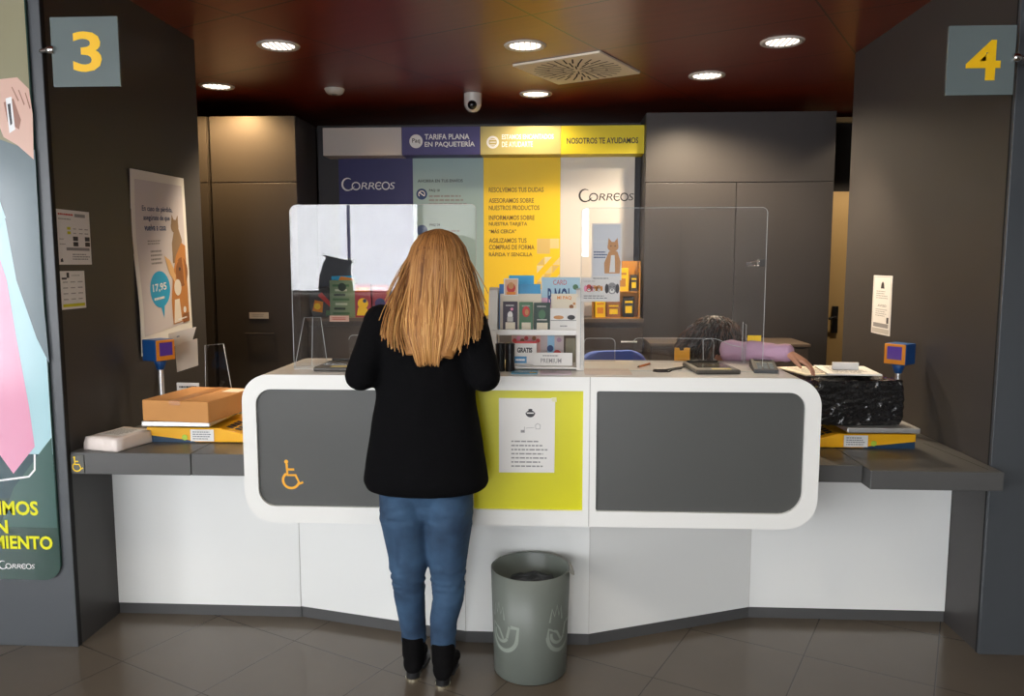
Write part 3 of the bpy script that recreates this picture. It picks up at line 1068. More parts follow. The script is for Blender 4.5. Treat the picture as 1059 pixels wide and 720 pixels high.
eds = []
for pl_ in (outer, LP, MP, RP):
    eds += loop(b, pl_, 0.0)
res = bmesh.ops.triangle_fill(b, use_beauty=True, use_dissolve=False, edges=eds)
for fc in b.faces:
    if fc.normal.y > 0:
        fc.normal_flip()
ext = bmesh.ops.extrude_face_region(b, geom=b.faces[:])
for e in ext['geom']:
    if isinstance(e, bmesh.types.BMVert):
        e.co.y += 0.018
bmesh.ops.recalc_face_normals(b, faces=b.faces[:])
MB().bm(b, WHITE).build('front_frame', ct)
gp = []
for pl_, mt in ((LP, PANELG), (MP, LIME), (RP, PANELG)):
    gp.append(MB().slab(CF, pl_, -0.0185, -0.012, mt).build('front_panel', ct))
MB().box(0.136, 2.9285, Z0 - 0.001, 0.1385, 2.9305, Z1 + 0.0005, mat('joint_grey', (168, 166, 162), 0.6)).build('joint', ct)
# wheelchair symbol on the left graphite panel


def wheelchair(mb, fr, a, b, h, c, mt):
    """wheelchair user pictogram in a box of height h, lower left at a, b"""
    w = h * 0.085
    P = lambda x, y: (a + x * h, b + y * h)
    mb.disc(fr, *P(0.15, 0.93), 0.07 * h, c, mt)
    mb.stroke(fr, [P(0.16, 0.86), P(0.18, 0.46), P(0.46, 0.46), P(0.60, 0.16), P(0.72, 0.22)], w, c, mt)
    mb.stroke(fr, [P(0.17, 0.66), P(0.42, 0.66)], w * 0.9, c, mt)
    mb.stroke(fr, [P(0.30 + 0.28 * math.cos(R(t)), 0.28 + 0.28 * math.sin(R(t))) for t in range(125, 345, 12)], w, c, mt)


mb = MB()
wheelchair(mb, FR((0, 2.942, 0)), -1.042, 0.684, 0.112, 0.001, mat('symbol_amber', (246, 176, 40), 0.5))
mb.build('wheelchair_symbol', gp[0])
# pedestal under the counter
ped = [(-1.10, 3.29), (-0.352, 3.092), (0.150, 3.092), (0.862, 3.385), (0.862, 3.45), (-1.10, 3.45)]
FT = FR((0, 0, 0), (1, 0, 0), (0, 1, 0))
mb = MB()
mb.slab(FT, ped, 0.05, 0.56, WHITEP)
for (px, py) in ped[:4]:
    mb.box(px - 0.001, py - 0.0012, 0.05, px + 0.001, py + 0.002, 0.555, GREYP)
mb.build('pedestal', ct)
kick = [(-1.10, 3.295), (-0.352, 3.097), (0.150, 3.097), (0.862, 3.39), (0.862, 3.45), (-1.10, 3.45)]
KICK = mat('kick_grey', (78, 78, 78), 0.5)
MB().slab(FT, kick, 0.0, 0.05, KICK).build('kick_plate', ct)
# notice taped to the lime panel
x0, x1, z0, z1 = box_at(516, 412, 574, 489, 2.94)
mb = MB()
f = FR((x0, 2.9405, z0), (1, 0, 0.004))
w, h = x1 - x0, z1 - z0
mb.slab(f, [(0, 0), (w - 0.002, 0.001), (w, h), (0, h)], 0, 0.001, PAPER)
c = w * 0.56
mb.disc(f, c, h * 0.80, 0.016, 0.0016, INK, 0.011)
mb.rect(f, c - 0.018, h * 0.795, c + 0.018, h * 0.81, 0.002, PAPER)
mb.stroke(f, arc(c, h * 0.81, 0.016, 180, 360, 10), 0.005, 0.0022, INK)
mb.disc(f, c, h * 0.845, 0.008, 0.0016, INK, 0.004)
mb.rect(f, w * 0.39, h * 0.54, w * 0.46, h * 0.575, 0.0016, INKG)
mb.stroke(f, [(w * 0.455, h * 0.56), (w * 0.455, h * 0.62)], 0.0015, 0.0016, INKG)
mb.stroke(f, [(w * 0.48, h * 0.60), (w * 0.63, h * 0.61)], 0.0012, 0.0016, INKG)
mb.stroke(f, [(w * 0.65, h * 0.64), (w * 0.69, h * 0.665), (w * 0.74, h * 0.64), (w * 0.73, h * 0.59), (w * 0.66, h * 0.59)], 0.002, 0.0016, INKG, closed=True)
mb.lines(f, w * 0.22, h * 0.06, w * 0.88, h * 0.45, 7, INKG, 0.0016, 0.34, 0.4)
mb.poly(f, [(w - 0.012, h - 0.012), (w + 0.006, h - 0.014), (w + 0.004, h + 0.004), (w - 0.014, h + 0.003)], 0.002, mat('tape_clear', (228, 226, 180), 0.3))
tag(mb.build('notice'), 'white printed notice taped to the lime counter panel', 'notice')

# side panels, desks and kick strips
for nm, xa, xb, y, lab in (('desk_plinth', -1.935, -1.10, 3.285, 'white lower panel under the desk that holds the cardboard box'),
                           ('desk_plinth', 0.862, 1.698, 3.385, 'white lower panel under the desk that holds the wrapped parcel')):
    t = thing(nm, lab, 'panel', ((xa + xb) / 2, y, 0))
    MB().box(xa, y, 0.05, xb, y + 0.06, 0.692, WHITEP).build('panel_face', t)
    MB().box(xa, y + 0.005, 0.0, xb, y + 0.06, 0.05, KICK).build('kick_strip', t)
ld = thing('desk', 'dark grey side desk by the sign 3 wall, holding the cardboard box', 'desk', (-1.55, 3.6, 0.69))
MB().box(-1.919, 2.997, 0.712, -1.43, 4.25, 0.80, DESK, 0.003).build('desk_top', ld)
MB().box(-1.428, 2.999, 0.712, -1.19, 4.25, 0.80, DESK, 0.003).build('desk_top', ld)
mb = MB().box(-1.916, 2.993, 0.720, -1.862, 2.9975, 0.790, mat('sticker_grey', (92, 92, 88), 0.5))
wheelchair(mb, FR((0, 2.993, 0)), -1.909, 0.725, 0.060, 0.0008, YELP)
mb.build('wheelchair_sticker', ld)
rd = thing('desk', 'dark grey side desk by the sign 4 wall, holding the wrapped parcel', 'desk', (1.35, 3.6, 0.69))
MB().box(0.988, 3.085, 0.697, 1.205, 4.6, 0.765, DESK, 0.003).build('desk_top', rd)
mb = MB().box(1.207, 3.01, 0.692, 1.699, 4.6, 0.765, DESK, 0.003)
mb.stroke(FR((0, 0, 0.765), (1, 0, 0), (0, 1, 0)), [(1.66, 3.05), (1.62, 3.5)], 0.003, 0.0006, SEAM)
mb.build('desk_top', rd)

# ------------------------------------------------------------------ clear screens on the counter
def screen(name, lab, x0, x1, y, z1, radii):
    t = thing(name, lab, 'screen', ((x0 + x1) / 2, y, 1.128))
    out = rrect(x0, 1.129, x1, z1, radii, 6)
    f = FR((0, y, 0))
    mb = MB().slab(f, out, -0.006, 0.0, CLEAR, side=CLEAR)
    mb.build('pane', t)
    pts = [f.p(a, b, -0.003) for a, b in out]
    mb = MB().sweep(pts + pts[:1], [0.0012] * (len(pts) + 1), EDGE, 6, dome=False)
    mb.build('polished_edge', t)
    return t


screen('clear_screen', 'large clear acrylic screen on the counter reflecting bright windows, left of the rack', -1.037, -0.303, 3.10, 1.776, (0.002, 0.002, 0.02, 0.03))
screen('clear_screen', 'large clear acrylic screen on the counter in front of the seated person', 0.106, 0.812, 3.10, 1.760, (0.002, 0.002, 0.02, 0.02))
x0, x1, z0, z1 = box_at(612, 231, 643, 290, 3.107)
mb = MB().box(x0, 3.1075, z0, x1, 3.1085, z1, PAPER)
f = FR((x0, 3.1075, z0))
w, h = x1 - x0, z1 - z0
mb.rect(f, 0.006, 0.016, w - 0.006, h - 0.007, 0.0002, mat('poster_mist', (226, 228, 232), 0.6))
mb.text(f, 'Lo que más', 0.008, h * 0.66, INKW, 0.0004, h=0.010)
mb.lines(f, 0.008, h * 0.38, w * 0.55, h * 0.52, 3, INKB, 0.0004, rag=0.2)
cat_shape(mb, f, w * 0.68, h * 0.12, h * 0.46, 0.0004, TAN, PAPER)
mb.lines(f, 0.006, 0.003, w * 0.8, 0.012, 1, INKG, 0.0004)
tag(mb.build('cat_poster'), 'small poster of a tan cat taped to the clear screen right of the rack', 'poster')
x0, x1, z0, z1 = box_at(601, 287, 641, 312, 3.107)
mb = MB().box(x0, 3.109, z0, x1, 3.110, z1, PAPER)
f = FR((x0, 3.1088, z0))
w, h = x1 - x0, z1 - z0
mb.text(f, 'Los que más', 0.01, h * 0.80, INKG, 0.0006, h=0.008)
for a, c1, c2, s in ((0.20, RED, PINK, 0.075), (0.34, TAN, BROWN, 0.06), (0.46, TAN, ORANGE, 0.06)):
    dog_head(mb, f, w * a, h * 0.55, s * 0.55, 0.0006, c1, c2)
dog_head(mb, f, w * 0.8, h * 0.55, 0.062, 0.0006, INKG, INK)
mb.lines(f, 0.01, h * 0.1, w * 0.75, h * 0.28, 2, INKG, 0.0006)
tag(mb.build('dog_card'), 'white card of small dog heads taped to the screen below the cat poster', 'card')

x0, z0 = at(782, 272, 3.10)
bc = thing('binder_clip', 'binder clip gripping the outer edge of the clear screen by the seated person', 'clip', (x0, 3.10, z0))
MB().box(x0 + 0.006, 3.088, z0 - 0.014, x0 + 0.032, 3.118, z0 + 0.014, mat('clip_dark', (70, 68, 66), 0.3), 0.004).build('clip_body', bc)
for q in (-1, 1):
    yy = 3.103 + q * 0.018
    MB().sweep([(x0 + 0.008, yy, z0 + 0.008), (x0 - 0.02, yy, z0 + 0.003), (x0 - 0.032, yy, z0 - 0.001), (x0 - 0.032, yy, z0 - 0.01), (x0 - 0.02, yy, z0 - 0.011), (x0 + 0.008, yy, z0 - 0.009)], [0.0016] * 6, CHROME, 8).build('wire_arm', bc)


def low_screen(lab, u0, u1, v0, v1, Y):
    xa, xb, za, zb = box_at(u0, v0, u1, v1, Y)
    t = thing('low_screen', lab, 'screen', ((xa + xb) / 2, Y, 1.128))
    out = rrect(xa, 1.129, xb, zb, (0.001, 0.001, 0.02, 0.02), 6)
    f = FR((0, Y, 0))
    MB().slab(f, out, -0.004, 0.0, CLEAR).build('pane', t)
    pts = [f.p(a, b, -0.002) for a, b in out]
    MB().sweep(pts, [0.0011] * len(pts), EDGE, 6, dome=False).build('polished_edge', t)


low_screen('low clear acrylic guard on the counter edge behind the standing woman', 361, 470, 347, 378, 3.42)
low_screen('low clear acrylic guard on the counter between the rack and the blue chair', 604, 636, 350, 378, 3.40)
low_screen('low clear acrylic guard on the counter in front of the seated person', 655, 738, 350, 378, 3.40)

# folded acrylic holder at the left end of the counter
ah = thing('acrylic_holder', 'empty folded clear acrylic holder at the left end of the counter', 'holder', (-1.0, 3.2, 1.128))
for (pa, pb, pc, pd) in (((-1.05, 3.15, 1.129), (-0.992, 3.19, 1.129), (-0.999, 3.24, 1.325), (-1.028, 3.22, 1.325)),
                         ((-0.992, 3.19, 1.129), (-0.934, 3.215, 1.129), (-0.968, 3.25, 1.325), (-0.999, 3.24, 1.325))):
    q = [V(p) for p in (pa, pb, pc, pd)]
    n = (q[1] - q[0]).cross(q[3] - q[0]).normalized() * 0.003
    mb = MB().add(q + [p - n for p in q], [[0, 1, 2, 3], [7, 6, 5, 4], [0, 4, 5, 1], [1, 5, 6, 2], [2, 6, 7, 3], [3, 7, 4, 0]], CLEAR)
    mb.sweep(q + q[:1], [0.0013] * 5, EDGE, 6, dome=False)
    mb.build('leaf', ah)


# signature pads
def sign_pad(x0, y0, x1, y1, lab, rz, group):
    z = 1.128
    t = thing('signature_pad', lab, 'signature pad', ((x0 + x1) / 2, (y0 + y1) / 2, z), group)
    M = rotz(rz, ((x0 + x1) / 2, (y0 + y1) / 2, z))
    PAD = mat('pad_dark', (64, 60, 54), 0.35)
    MB().box(x0, y0, z, x1, y1, z + 0.018, PAD, 0.006, M).build('base', t)
    MB().box(x0 + 0.02, y0 + 0.06, z + 0.018, x1 - 0.02, y1 - 0.02, z + 0.0195, mat('pad_screen', (112, 108, 96), 0.15), 0, M).build('display', t)
    mb = MB().box(x0 + (x1 - x0) * 0.38, y0 + 0.012, z + 0.018, x0 + (x1 - x0) * 0.8, y0 + 0.04, z + 0.0192, mat('pad_label', (214, 190, 110), 0.5), 0, M)
    mb.build('label_strip', t)
    mb = MB().sweep([M @ V(p) for p in ((x0 + 0.02, y1 - 0.012, z + 0.023), (x1 - 0.03, y1 - 0.012, z + 0.023))], [0.0045, 0.0045], BLACK, 10)
    mb.build('stylus', t)


sign_pad(-0.935, 3.02, -0.765, 3.24, 'dark signature pad with yellow label lying beside the folded acrylic holder', 0, 'signature pads on the counter')
sign_pad(0.535, 3.02, 0.705, 3.26, 'dark signature pad with yellow label lying between the black loop and the card terminal', 4, 'signature pads on the counter')

# card terminal
tp = thing('card_terminal', 'dark grey card payment terminal on the counter end near the wrapped parcel', 'card terminal', (0.82, 3.14, 1.128))
M = Matrix.Translation((0.02, 0.0, 0.0)) @ rotz(-8, (0.81, 3.15, 1.128))
TG = mat('terminal_grey', (46, 48, 48), 0.4)
mb = MB()
prof = [(3.06, 1.129), (3.26, 1.129), (3.26, 1.160), (3.20, 1.164), (3.06, 1.142)]
mb.slab(FR((0.855, 0, 0), (0, 1, 0), (0, 0, 1)), prof, -0.09, 0.0, TG, bev=0.004)
for q in mb.vs:
    q[:] = M @ q
mb.build('case', tp)
mb = MB()
for i in range(3):
    for j in range(4):
        p = V((0.779 + i * 0.023, 3.075 + j * 0.022, 1.1424 + (0.015 + j * 0.022) * 0.157))
        mb.box(p.x, p.y, p.z - 0.001, p.x + 0.016, p.y + 0.014, p.z + 0.004, mat('key_grey', (110, 118, 120), 0.5), 0.001, M)
mb.build('keypad', tp)
MB().box(0.775, 3.185, 1.1625, 0.845, 3.245, 1.166, mat('terminal_screen', (30, 34, 36), 0.1), 0.002, M).build('display', tp)

# spiral cord, pen
mb = MB().sweep([(0.51, 3.165, 1.1315), (0.47, 3.13, 1.1315), (0.45, 3.075, 1.1315), (0.41, 3.07, 1.1315), (0.39, 3.085, 1.1315), (0.395, 3.12, 1.1315), (0.44, 3.115, 1.1315), (0.475, 3.14, 1.1345), (0.53, 3.21, 1.132)], [0.0035] * 9, BLACK, 8)
tag(mb.build('cord_loop'), 'thin black cord loop lying on the counter beside the orange pen', 'cord')
pn = thing('pen', 'orange pen lying on the counter behind the black cord loop', 'pen', (0.36, 3.26, 1.128))
MB().sweep([(0.345, 3.20, 1.133), (0.40, 3.30, 1.133)], [0.0042, 0.0042], mat('pen_orange', (214, 120, 50), 0.4), 10).build('barrel', pn)
MB().sweep([(0.339, 3.189, 1.133), (0.345, 3.20, 1.133)], [0.001, 0.004], INK, 10, dome=False).build('tip', pn)

# bent clear sheet and small holder in front of the seated person
ds = thing('acrylic_sheet', 'curved clear acrylic document sheet leaning in front of the seated person', 'holder', (0.67, 3.30, 1.128))
mb = MB()
N_ = 10
pts0, pts1 = [], []
xa, za = at(728, 352, 3.28)
xb, zb = at(770, 360, 3.36)
for i in range(N_ + 1):
    t = i / N_
    x = xa + (xb - xa) * t
    y = 3.28 + 0.08 * t
    zt = za + (zb - za) * t + 0.02 * math.sin(PI * min(1, t * 1.4)) * (1 - t)
    pts0.append(V((x, y, 1.129)))
    pts1.append(V((x, y + 0.02, zt)))
mb.add(pts0 + pts1, [[i, i + 1, N_ + 2 + i, N_ + 1 + i] for i in range(N_)], CLEAR, True)
mb.add([p + V((0, 0.002, 0)) for p in pts0 + pts1], [[i, i + 1, N_ + 2 + i, N_ + 1 + i][::-1] for i in range(N_)], CLEAR, True)
mb.build('sheet', ds)
MB().sweep([pts0[0]] + pts1 + [pts0[-1]], [0.0013] * (N_ + 3), EDGE, 6, dome=False).build('polished_edge', ds)
xa, xb, za, zb = box_at(768, 333, 775, 375, 3.38)
sh = thing('card_holder', 'slim upright clear holder standing on the counter beside the yellow card', 'holder', ((xa + xb) / 2, 3.38, 1.128))
f = FR((xa, 3.38, 1.129), (xb - xa, 0.03, 0))
w_ = xb - xa
h_ = zb - 1.129
MB().slab(f, [(0, 0), (w_, 0), (w_, h_ * 0.92), (0, h_)], -0.003, 0.0, CLEAR).build('pane', sh)
pts = [f.p(a, b, -0.001) for a, b in ((0, 0), (0, h_), (w_, h_ * 0.92), (w_, 0))]
MB().sweep(pts, [0.0013] * 4, EDGE, 6, dome=False).build('polished_edge', sh)
xa, xb, za, zb = box_at(773, 347, 787, 362, 3.44)
mb = MB().box(xa, 3.440, 1.129, xb, 3.444, zb, YELP, 0.0005)
mb.text(FR((xa, 3.44, za)), 'LO.', 0.010, 0.016, INKO, a1=(xb - xa) * 0.85, bold=0.01)
tag(mb.build('yellow_card'), 'small yellow card standing on the counter beside the slim clear holder', 'card')
# small orange-yellow file box behind the counter
xa, xb, za, zb = box_at(692, 356, 707, 378, 3.60)
mb = MB()
mb.slab(FR((xa, 3.44, 0)), [(0, 1.129), (xb - xa, 1.129), (xb - xa, zb), ((xb - xa) * 0.65, zb), ((xb - xa) * 0.6, zb - 0.012), ((xb - xa) * 0.35, zb - 0.012), ((xb - xa) * 0.3, zb), (0, zb)], -0.008, 0.0, mat('file_orange', (240, 170, 40), 0.5))
tag(mb.build('card_sleeve'), 'orange notched card sleeve standing behind the black cord loop', 'card')

# ------------------------------------------------------------------ leaflet rack on the counter
rk = thing('leaflet_rack', 'white two-tier leaflet rack full of brochures on the middle of the counter', 'leaflet rack', (-0.06, 3.2, 1.128))
RW = mat('rack_white', (234, 232, 226), 0.3)
for xs_, tk in ((-0.226, 0.036), (0.122, 0.030)):
    prof = [(3.10, 1.129), (3.29, 1.129), (3.32, 1.43), (3.30, 1.447), (3.27, 1.45), (3.235, 1.44), (3.215, 1.41), (3.12, 1.20)]
    MB().slab(FR((xs_, 0, 0), (0, 1, 0), (0, 0, 1)), prof, -tk, 0.0, RW, bev=0.004).build('side', rk)
M_ = []
def shelf_part(y0, z0, y1, z1, nm):
    n = V((0, -(z1 - z0), y1 - y0)).normalized() * 0.006
    a, b_ = V((-0.252, y0, z0)), V((0.092, y0, z0))
    c_, d_ = V((0.092, y1, z1)), V((-0.252, y1, z1))
    q = [a, b_, c_, d_]
    MB().add(q + [p + n for p in q], [[0, 3, 2, 1], [4, 5, 6, 7], [0, 1, 5, 4], [1, 2, 6, 5], [2, 3, 7, 6], [3, 0, 4, 7]], RW).build(nm, rk)
shelf_part(3.165, 1.268, 3.27, 1.262, 'shelf')
shelf_part(3.30, 1.44, 3.265, 1.262, 'back')
shelf_part(3.10, 1.135, 3.28, 1.135, 'shelf')
MB().box(-0.252, 3.155, 1.262, 0.092, 3.165, 1.285, RW, 0.002).build('lip', rk)


def leaf(nm, u0, v0, u1, v1, Y, mt, lab, cat, grp, draw=None, lean=8, thick=0.003, zb=None):
    xa, xb, za, zt = box_at(u0, v0, u1, v1, Y)
    if zb is not None:
        za = zb
    f = FR((xa, Y, za), (1, 0, 0), (0, math.sin(R(lean)), math.cos(R(lean))))
    w, h = xb - xa, (zt - za) / math.cos(R(lean))
    mb = MB().slab(f, [(0, 0), (w, 0), (w, h), (0, h)], -thick, 0, mt)
    if draw:
        draw(mb, f, w, h)
    return tag(mb.build(nm), lab, cat, grp)


G1 = 'leaflets on the upper rack shelf'
G2 = 'cards and leaflets on the lower rack shelf'


def d_blue(mb, f, w, h):
    mb.lines(f, w * 0.35, h * 0.55, w * 0.85, h * 0.85, 2, INKW, rag=0.2)
    mb.rect(f, w * 0.1, h * 0.5, w * 0.9, h * 0.53, 0.001, INKW)


def d_blue2(mb, f, w, h):
    mb.lines(f, w * 0.25, h * 0.45, w * 0.9, h * 0.62, 1, INKW, rag=0.1)


def d_face(mb, f, w, h):
    mb.rect(f, w * 0.08, h * 0.06, w * 0.92, h * 0.94, 0.001, mat('portrait_beige', (224, 184, 150), 0.6))
    mb.disc(f, w * 0.5, h * 0.45, w * 0.30, 0.0014, RED, h * 0.3)
    mb.disc(f, w * 0.5, h * 0.58, w * 0.2, 0.0018, TAN, h * 0.2)
    mb.rect(f, w * 0.2, h * 0.06, w * 0.8, h * 0.22, 0.0019, ORANGE)


def d_pink(mb, f, w, h):
    mb.rect(f, 0, h * 0.62, w, h, 0.001, mat('pastel_cyan', (176, 210, 226), 0.5))
    mb.text(f, 'R.MOI', w * 0.16, h * 0.46, INKB, 0.0014, a1=w * 0.72, b1=h * 0.8, bold=0.02)
    mb.rect(f, w * 0.08, h * 0.30, w * 0.95, h * 0.42, 0.0012, mat('pastel_violet', (156, 96, 170), 0.5))
    mb.disc(f, w * 0.12, h * 0.12, w * 0.1, 0.0014, RED)
    mb.disc(f, w * 0.88, h * 0.82, w * 0.07, 0.0014, GREENP)
    mb.text(f, 'CARD', w * 0.3, h * 0.86, RED, 0.0014, a1=w * 0.65, b1=h * 0.95)


def d_dark(k):
    def g(mb, f, w, h):
        mb.rect(f, w * 0.18, h * 0.06, w * 0.85, h * 0.32, 0.0012, CREAM)
        mb.lines(f, w * 0.2, h * 0.82, w * 0.8, h * 0.92, 1, GREYP, rag=0.1)
        if k == 0:
            mb.disc(f, w * 0.5, h * 0.56, w * 0.18, 0.0012, PAPER, h * 0.12)
            mb.rect(f, w * 0.3, h * 0.34, w * 0.7, h * 0.5, 0.0013, GREYP)
            mb.disc(f, w * 0.62, h * 0.75, w * 0.1, 0.0013, PINK)
        elif k == 1:
            mb.disc(f, w * 0.5, h * 0.68, w * 0.28, 0.0012, RED, h * 0.18)
            mb.disc(f, w * 0.55, h * 0.66, w * 0.14, 0.0014, TAN, h * 0.1)
        else:
            mb.disc(f, w * 0.5, h * 0.6, w * 0.22, 0.0012, GREENP, h * 0.16)
            mb.rect(f, w * 0.2, h * 0.4, w * 0.8, h * 0.44, 0.0013, GREYP)
    return g


def d_white(mb, f, w, h):
    mb.text(f, 'MI PAQ', w * 0.22, h * 0.84, ORANGE, a1=w * 0.75, b1=h * 0.94, bold=0.02)
    mb.disc(f, w * 0.75, h * 0.66, w * 0.08, 0.0012, BROWN)
    mb.disc(f, w * 0.85, h * 0.74, w * 0.05, 0.0012, TAN)
    mb.rect(f, w * 0.03, h * 0.56, w * 0.97, h * 0.575, 0.0012, INKG)


def d_white2(mb, f, w, h):
    mb.disc(f, w * 0.75, h * 0.62, w * 0.14, 0.0012, INK, h * 0.1)
    mb.disc(f, w * 0.3, h * 0.62, w * 0.18, 0.0012, TAN, h * 0.08)
    mb.rect(f, w * 0.02, h * 0.48, w * 0.98, h * 0.51, 0.0012, INKG)
    mb.lines(f, w * 0.35, h * 0.2, w * 0.7, h * 0.32, 1, INKG)


leaf('brochure', 526, 285, 552, 338, 3.245, CYAN, 'tall cyan brochure at the back of the upper rack shelf', 'brochure', G1, d_blue, 6, zb=1.272)
leaf('brochure', 534, 294, 559, 338, 3.235, mat('cyan_bright', (24, 150, 204), 0.4), 'shorter cyan brochure in front of the tall cyan one', 'brochure', G1, d_blue2, 6, zb=1.272)
leaf('brochure', 516, 294, 521, 338, 3.225, mat('blue_spine', (28, 108, 180), 0.4), 'thin blue brochure edge at the left of the upper rack shelf', 'brochure', G1, None, 6, zb=1.272)
leaf('portrait_card', 521, 288, 536, 306, 3.215, PAPER, 'portrait card of a red-haired face clipped above the dark cards', 'card', G1, d_face, 6)
leaf('brochure', 560, 287, 600, 338, 3.24, mat('pastel_pink', (232, 178, 204), 0.5), 'pastel pink and blue brochure at the right of the upper rack shelf', 'brochure', G1, d_pink, 6, zb=1.272)
leaf('card_strip', 517, 304, 560, 330, 3.222, CREAM, 'cream card strip standing behind the three dark cards', 'card', G1, None, 6, zb=1.272)
for k, (u0, u1, mt, lab) in enumerate(((520, 535, DPURP, 'dark violet picture card, first of the row in the rack'), (537, 551, GREENP, 'green picture card, middle of the row in the rack'), (552, 569, DGREEN, 'dark green picture card, last of the row in the rack'))):
    leaf('picture_card', u0, 312 + k * 0.6, u1, 338, 3.19, mt, lab, 'card', 'three dark picture cards in the rack', d_dark(k), 5, zb=1.272)
leaf('pet_card', 570, 304, 598, 338, 3.205, CREAM, 'cream card with orange heading behind the white dog card in the rack', 'card', G1, d_white, 5, zb=1.272)
leaf('pet_card', 569, 319, 598, 338, 3.185, PAPER, 'white card with a dog print, lowest right on the upper rack shelf', 'card', G1, d_white2, 4, zb=1.272)


def d_red(mb, f, w, h):
    for k in range(7):
        mb.disc(f, w * (0.1 + 0.13 * k), h * (0.72 + 0.08 * (k % 2)), w * 0.07, 0.0012 + 0.0002 * k, (RED, PINK, BROWN)[k % 3])


def d_mix(mb, f, w, h):
    mb.rect(f, w * 0.3, h * 0.2, w * 0.6, h * 0.95, 0.0012, LBLUE)
    mb.disc(f, w * 0.72, h * 0.3, w * 0.18, 0.0014, RED)
    mb.disc(f, w * 0.42, h * 0.5, w * 0.14, 0.0016, INKB)
    mb.disc(f, w * 0.8, h * 0.8, w * 0.1, 0.0014, mat('mauve', (170, 130, 150), 0.5))


def d_gratis(mb, f, w, h):
    mb.text(f, 'GRATIS', w * 0.12, h * 0.5, INK, a1=w * 0.8, b1=h * 0.72, bold=0.05)
    mb.rect(f, 0.0, h * 0.9, w, h, 0.0012, RED)
    mb.rect(f, 0.0, h * 0.05, w * 0.55, h * 0.34, 0.0012, mat('label_blue', (70, 140, 190), 0.5))
    mb.lines(f, w * 0.06, h * 0.1, w * 0.5, h * 0.28, 1, INKW, 0.0016, rag=0.1)


def d_prem(mb, f, w, h):
    mb.text(f, 'PREMIUM', w * 0.2, h * 0.2, INKG, a1=w * 0.72, b1=h * 0.55, bold=0.01)
    mb.lines(f, w * 0.25, h * 0.68, w * 0.65, h * 0.85, 1, INKG, rag=0.05)


leaf('leaflet', 529, 344, 560, 366, 3.25, mat('leaf_rose', (214, 170, 160), 0.5), 'leaflet with red and brown dots at the back of the lower rack shelf', 'leaflet', G2, d_red, 6, zb=1.142)
leaf('leaflet', 559, 346, 583, 368, 3.24, mat('leaf_grey', (196, 178, 176), 0.5), 'leaflet with blue and red shapes at the back of the lower rack shelf', 'leaflet', G2, d_mix, 6, zb=1.142)
leaf('leaflet', 585, 350, 598, 364, 3.245, mat('leaf_olive', (132, 124, 98), 0.5), 'small olive leaflet at the right of the lower rack shelf', 'leaflet', G2, None, 6, zb=1.142)
leaf('sign_card', 532, 353, 555, 378, 3.18, PAPER, 'white card with bold black heading on the lower rack shelf', 'card', G2, d_gratis, 5, zb=1.142)
leaf('sign_card', 551, 365, 592, 378, 3.15, PAPER, 'wide white card with grey heading on the lower rack shelf', 'card', G2, d_prem, 5, zb=1.142)
# two black tubs beside the rack, leaflets lying in front
for k, (u0, u1, y, lab) in enumerate(((513, 522.5, 3.09, 'black cylindrical pot in front of the rack, next to the woman'), (523, 532.5, 3.085, 'black cylindrical pot in front of the rack, beside the bold white card'))):
    xa, xb, za, zb = box_at(u0, 355, u1, 384, y)
    xc, r_ = (xa + xb) / 2, (xb - xa) / 2
    t = thing('black_pot', lab, 'pot', (xc, y - 0.02, 1.128), 'black pots by the rack')
    MB().lathe([(0, 0.001), (r_ * 0.96, 0.001), (r_, 0.004), (r_, zb - 1.135)], (xc, y - 0.02, 1.128), BLACK, 24).build('body', t)
    MB().lathe([(r_, zb - 1.135), (r_ * 1.03, zb - 1.133), (r_ * 1.03, zb - 1.128), (r_ * 0.9, zb - 1.126), (0, zb - 1.126)], (xc, y - 0.02, 1.128), BLACK, 24).build('lid', t)
for k, (xa, xb, ya, yb, mt, c2, lab) in enumerate(((-0.16, -0.06, 2.99, 3.085, mat('leaf_cyan', (96, 168, 200), 0.4), YELP, 'pale cyan leaflet lying flat on the counter before the rack'),
                                                   (-0.05, 0.07, 2.985, 3.085, mat('leaf_lilac', (206, 186, 196), 0.4), GREYP, 'lilac and grey leaflet lying flat on the counter before the rack'))):
    mb = MB().box(xa, ya, 1.1285, xb, yb, 1.1315, mt)
    f = FR((xa, ya, 1.1315), (1, 0, 0), (0, 1, 0))
    mb.rect(f, 0.07, 0.008, 0.095, 0.03, 0.0006, c2)
    mb.lines(f, 0.01, 0.035, 0.085, 0.075, 2, INKW if k == 0 else INKG, 0.0006)
    tag(mb.build('flat_leaflet'), lab, 'leaflet')
mb = MB().box(0.12, 2.99, 1.1285, 0.30, 3.16, 1.1295, mat('mat_pink', (222, 206, 196), 0.4))
tag(mb.build('paper_sheet'), 'pale sheet of paper lying on the counter by the joint', 'paper')

